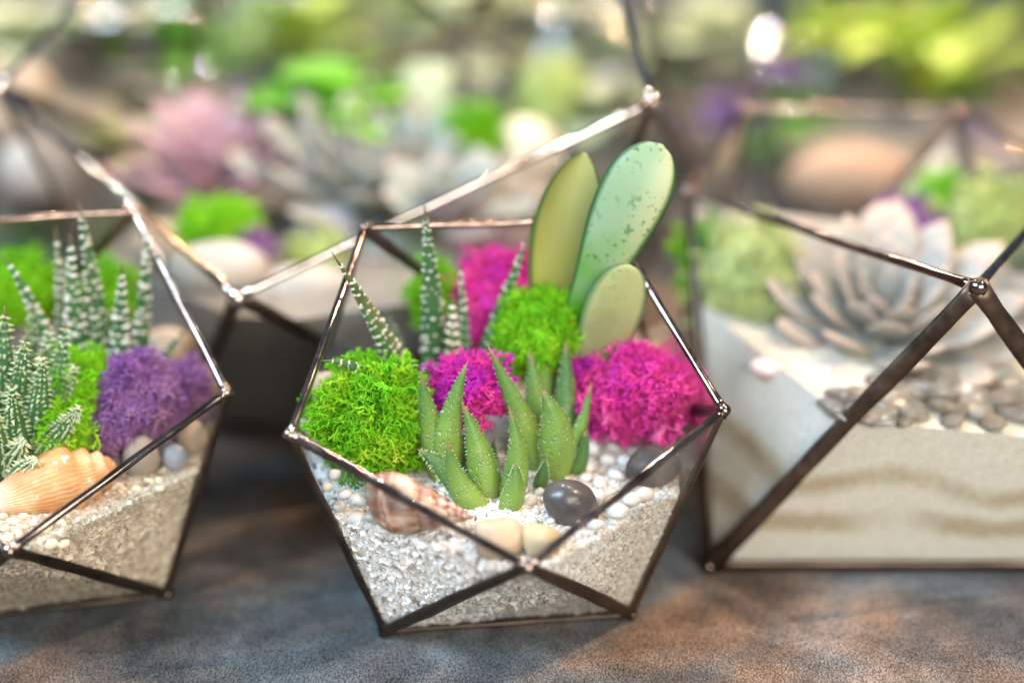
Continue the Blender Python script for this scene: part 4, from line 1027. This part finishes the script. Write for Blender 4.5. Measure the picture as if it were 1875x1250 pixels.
# ================================================================== round glass bowls with metal rims, far back
def bowl(label, px, py, y, rad, tilt=0.0):
    c = aty(px, py, y); r = rad
    T = Thing('glass_bowl', label, 'bowl', (c[0], c[1], max(c[2] - r, -.02)), 'round glass bowls far back')
    th = np.linspace(math.radians(48), math.radians(172), 18); n = 40; V = []
    for rr in (r, r - .03):
        for a in th:
            for j in range(n):
                p = 2 * math.pi * j / n; V.append(c + rr * np.array([math.sin(a) * math.cos(p), math.sin(a) * math.sin(p), math.cos(a)]))
    m_ = len(th); F = []
    for k in range(2):
        for i in range(m_ - 1):
            for j in range(n):
                q = (k*m_*n + i*n + j, k*m_*n + (i+1)*n + j, k*m_*n + (i+1)*n + (j+1) % n, k*m_*n + i*n + (j+1) % n); F.append(q if k == 0 else q[::-1])
    T.part('bowl_wall', V, F, 'glass')
    ra = r * math.sin(th[0]) - .015; z = c[2] + r * math.cos(th[0]); P = [np.array([c[0] + ra * math.cos(a), c[1] + ra * math.sin(a), z]) for a in np.linspace(0, 2 * math.pi, 73)]
    V, F = tube(P, .045, 10, False); T.part('rim', V, F, 'tin')
bowl('round glass bowl with a metal rim at the top left, by the dark bush', 270, 170, 6.4, .95)
bowl('round glass bowl with a metal rim, top left of centre', 520, 130, 8.4, 1.1)
bowl('round glass bowl with a metal rim, top centre', 850, 200, 6.6, .9)
bowl('round glass bowl with a metal rim, top right of centre', 1080, 165, 6.2, .95)
bowl('round glass bowl with a metal rim at the top right under the agave', 1560, 190, 7.4, 1.0)
leafy('green plant filling the back row behind the dark bush', aty(350, 125, 5.6), 16, 0.62, 'leaf_green', seed=60, wide=.34)
leafy('lime plant in the back row, above the dusty pink echeveria', aty(560, 105, 6.0), 16, 0.75, 'leaf_lime', seed=61, wide=.34)
leafy('fresh green plant in the back row, right of the lime one', aty(640, 215, 5.2), 16, 0.62, 'leaf_green', seed=62, wide=.34)
leafy('sage plant in the back row, left of the top centre', aty(780, 115, 6.2), 18, 0.85, 'leaf_sage', seed=63, wide=.34)
leafy('olive plant in the back row at the top centre', aty(930, 105, 6.6), 18, 0.85, 'leaf_olive', seed=64, wide=.34)
leafy('pale sage plant in the back row, right of the top centre', aty(1090, 105, 6.4), 18, 0.85, 'leaf_sage', seed=65, wide=.34)
leafy('light sage plant in the back row, above the purple leaved one', aty(1260, 115, 6.0), 18, 0.8, 'leaf_sage', seed=66, wide=.34)
leafy('fresh green plant in the back row, left of the agave', aty(1440, 235, 5.0), 16, 0.55, 'leaf_green', seed=67, wide=.34)
leafy('green plant in the back row above the peach stone', aty(1400, 295, 4.6), 14, 0.42, 'leaf_green', seed=68, wide=.34)
leafy('lime plant in the back row, left of the agave', aty(1540, 105, 6.0), 16, 0.75, 'leaf_lime', seed=69, wide=.34)
leafy('deep green plant under the agave', aty(1740, 195, 5.6), 16, 0.6, 'leaf_green', seed=70, wide=.34)
leafy('green plant at the right edge under the agave', aty(1850, 315, 4.4), 14, 0.48, 'leaf_green', seed=71, wide=.34)
leafy('violet plant in the back row, left of the agave', aty(1420, 165, 5.0), 12, 0.34, 'leaf_purple', seed=72, wide=.34)
leafy('violet plant at the right under the agave', aty(1775, 285, 4.4), 12, 0.38, 'leaf_purple', seed=73, wide=.34)
leafy('dark violet plant above the green one at the right', aty(1335, 245, 4.8), 12, 0.36, 'leaf_purple', seed=74, wide=.34)
leafy('grey sage plant in the far top left corner', aty(60, 105, 6.0), 14, 0.65, 'leaf_sage', seed=75, wide=.34)
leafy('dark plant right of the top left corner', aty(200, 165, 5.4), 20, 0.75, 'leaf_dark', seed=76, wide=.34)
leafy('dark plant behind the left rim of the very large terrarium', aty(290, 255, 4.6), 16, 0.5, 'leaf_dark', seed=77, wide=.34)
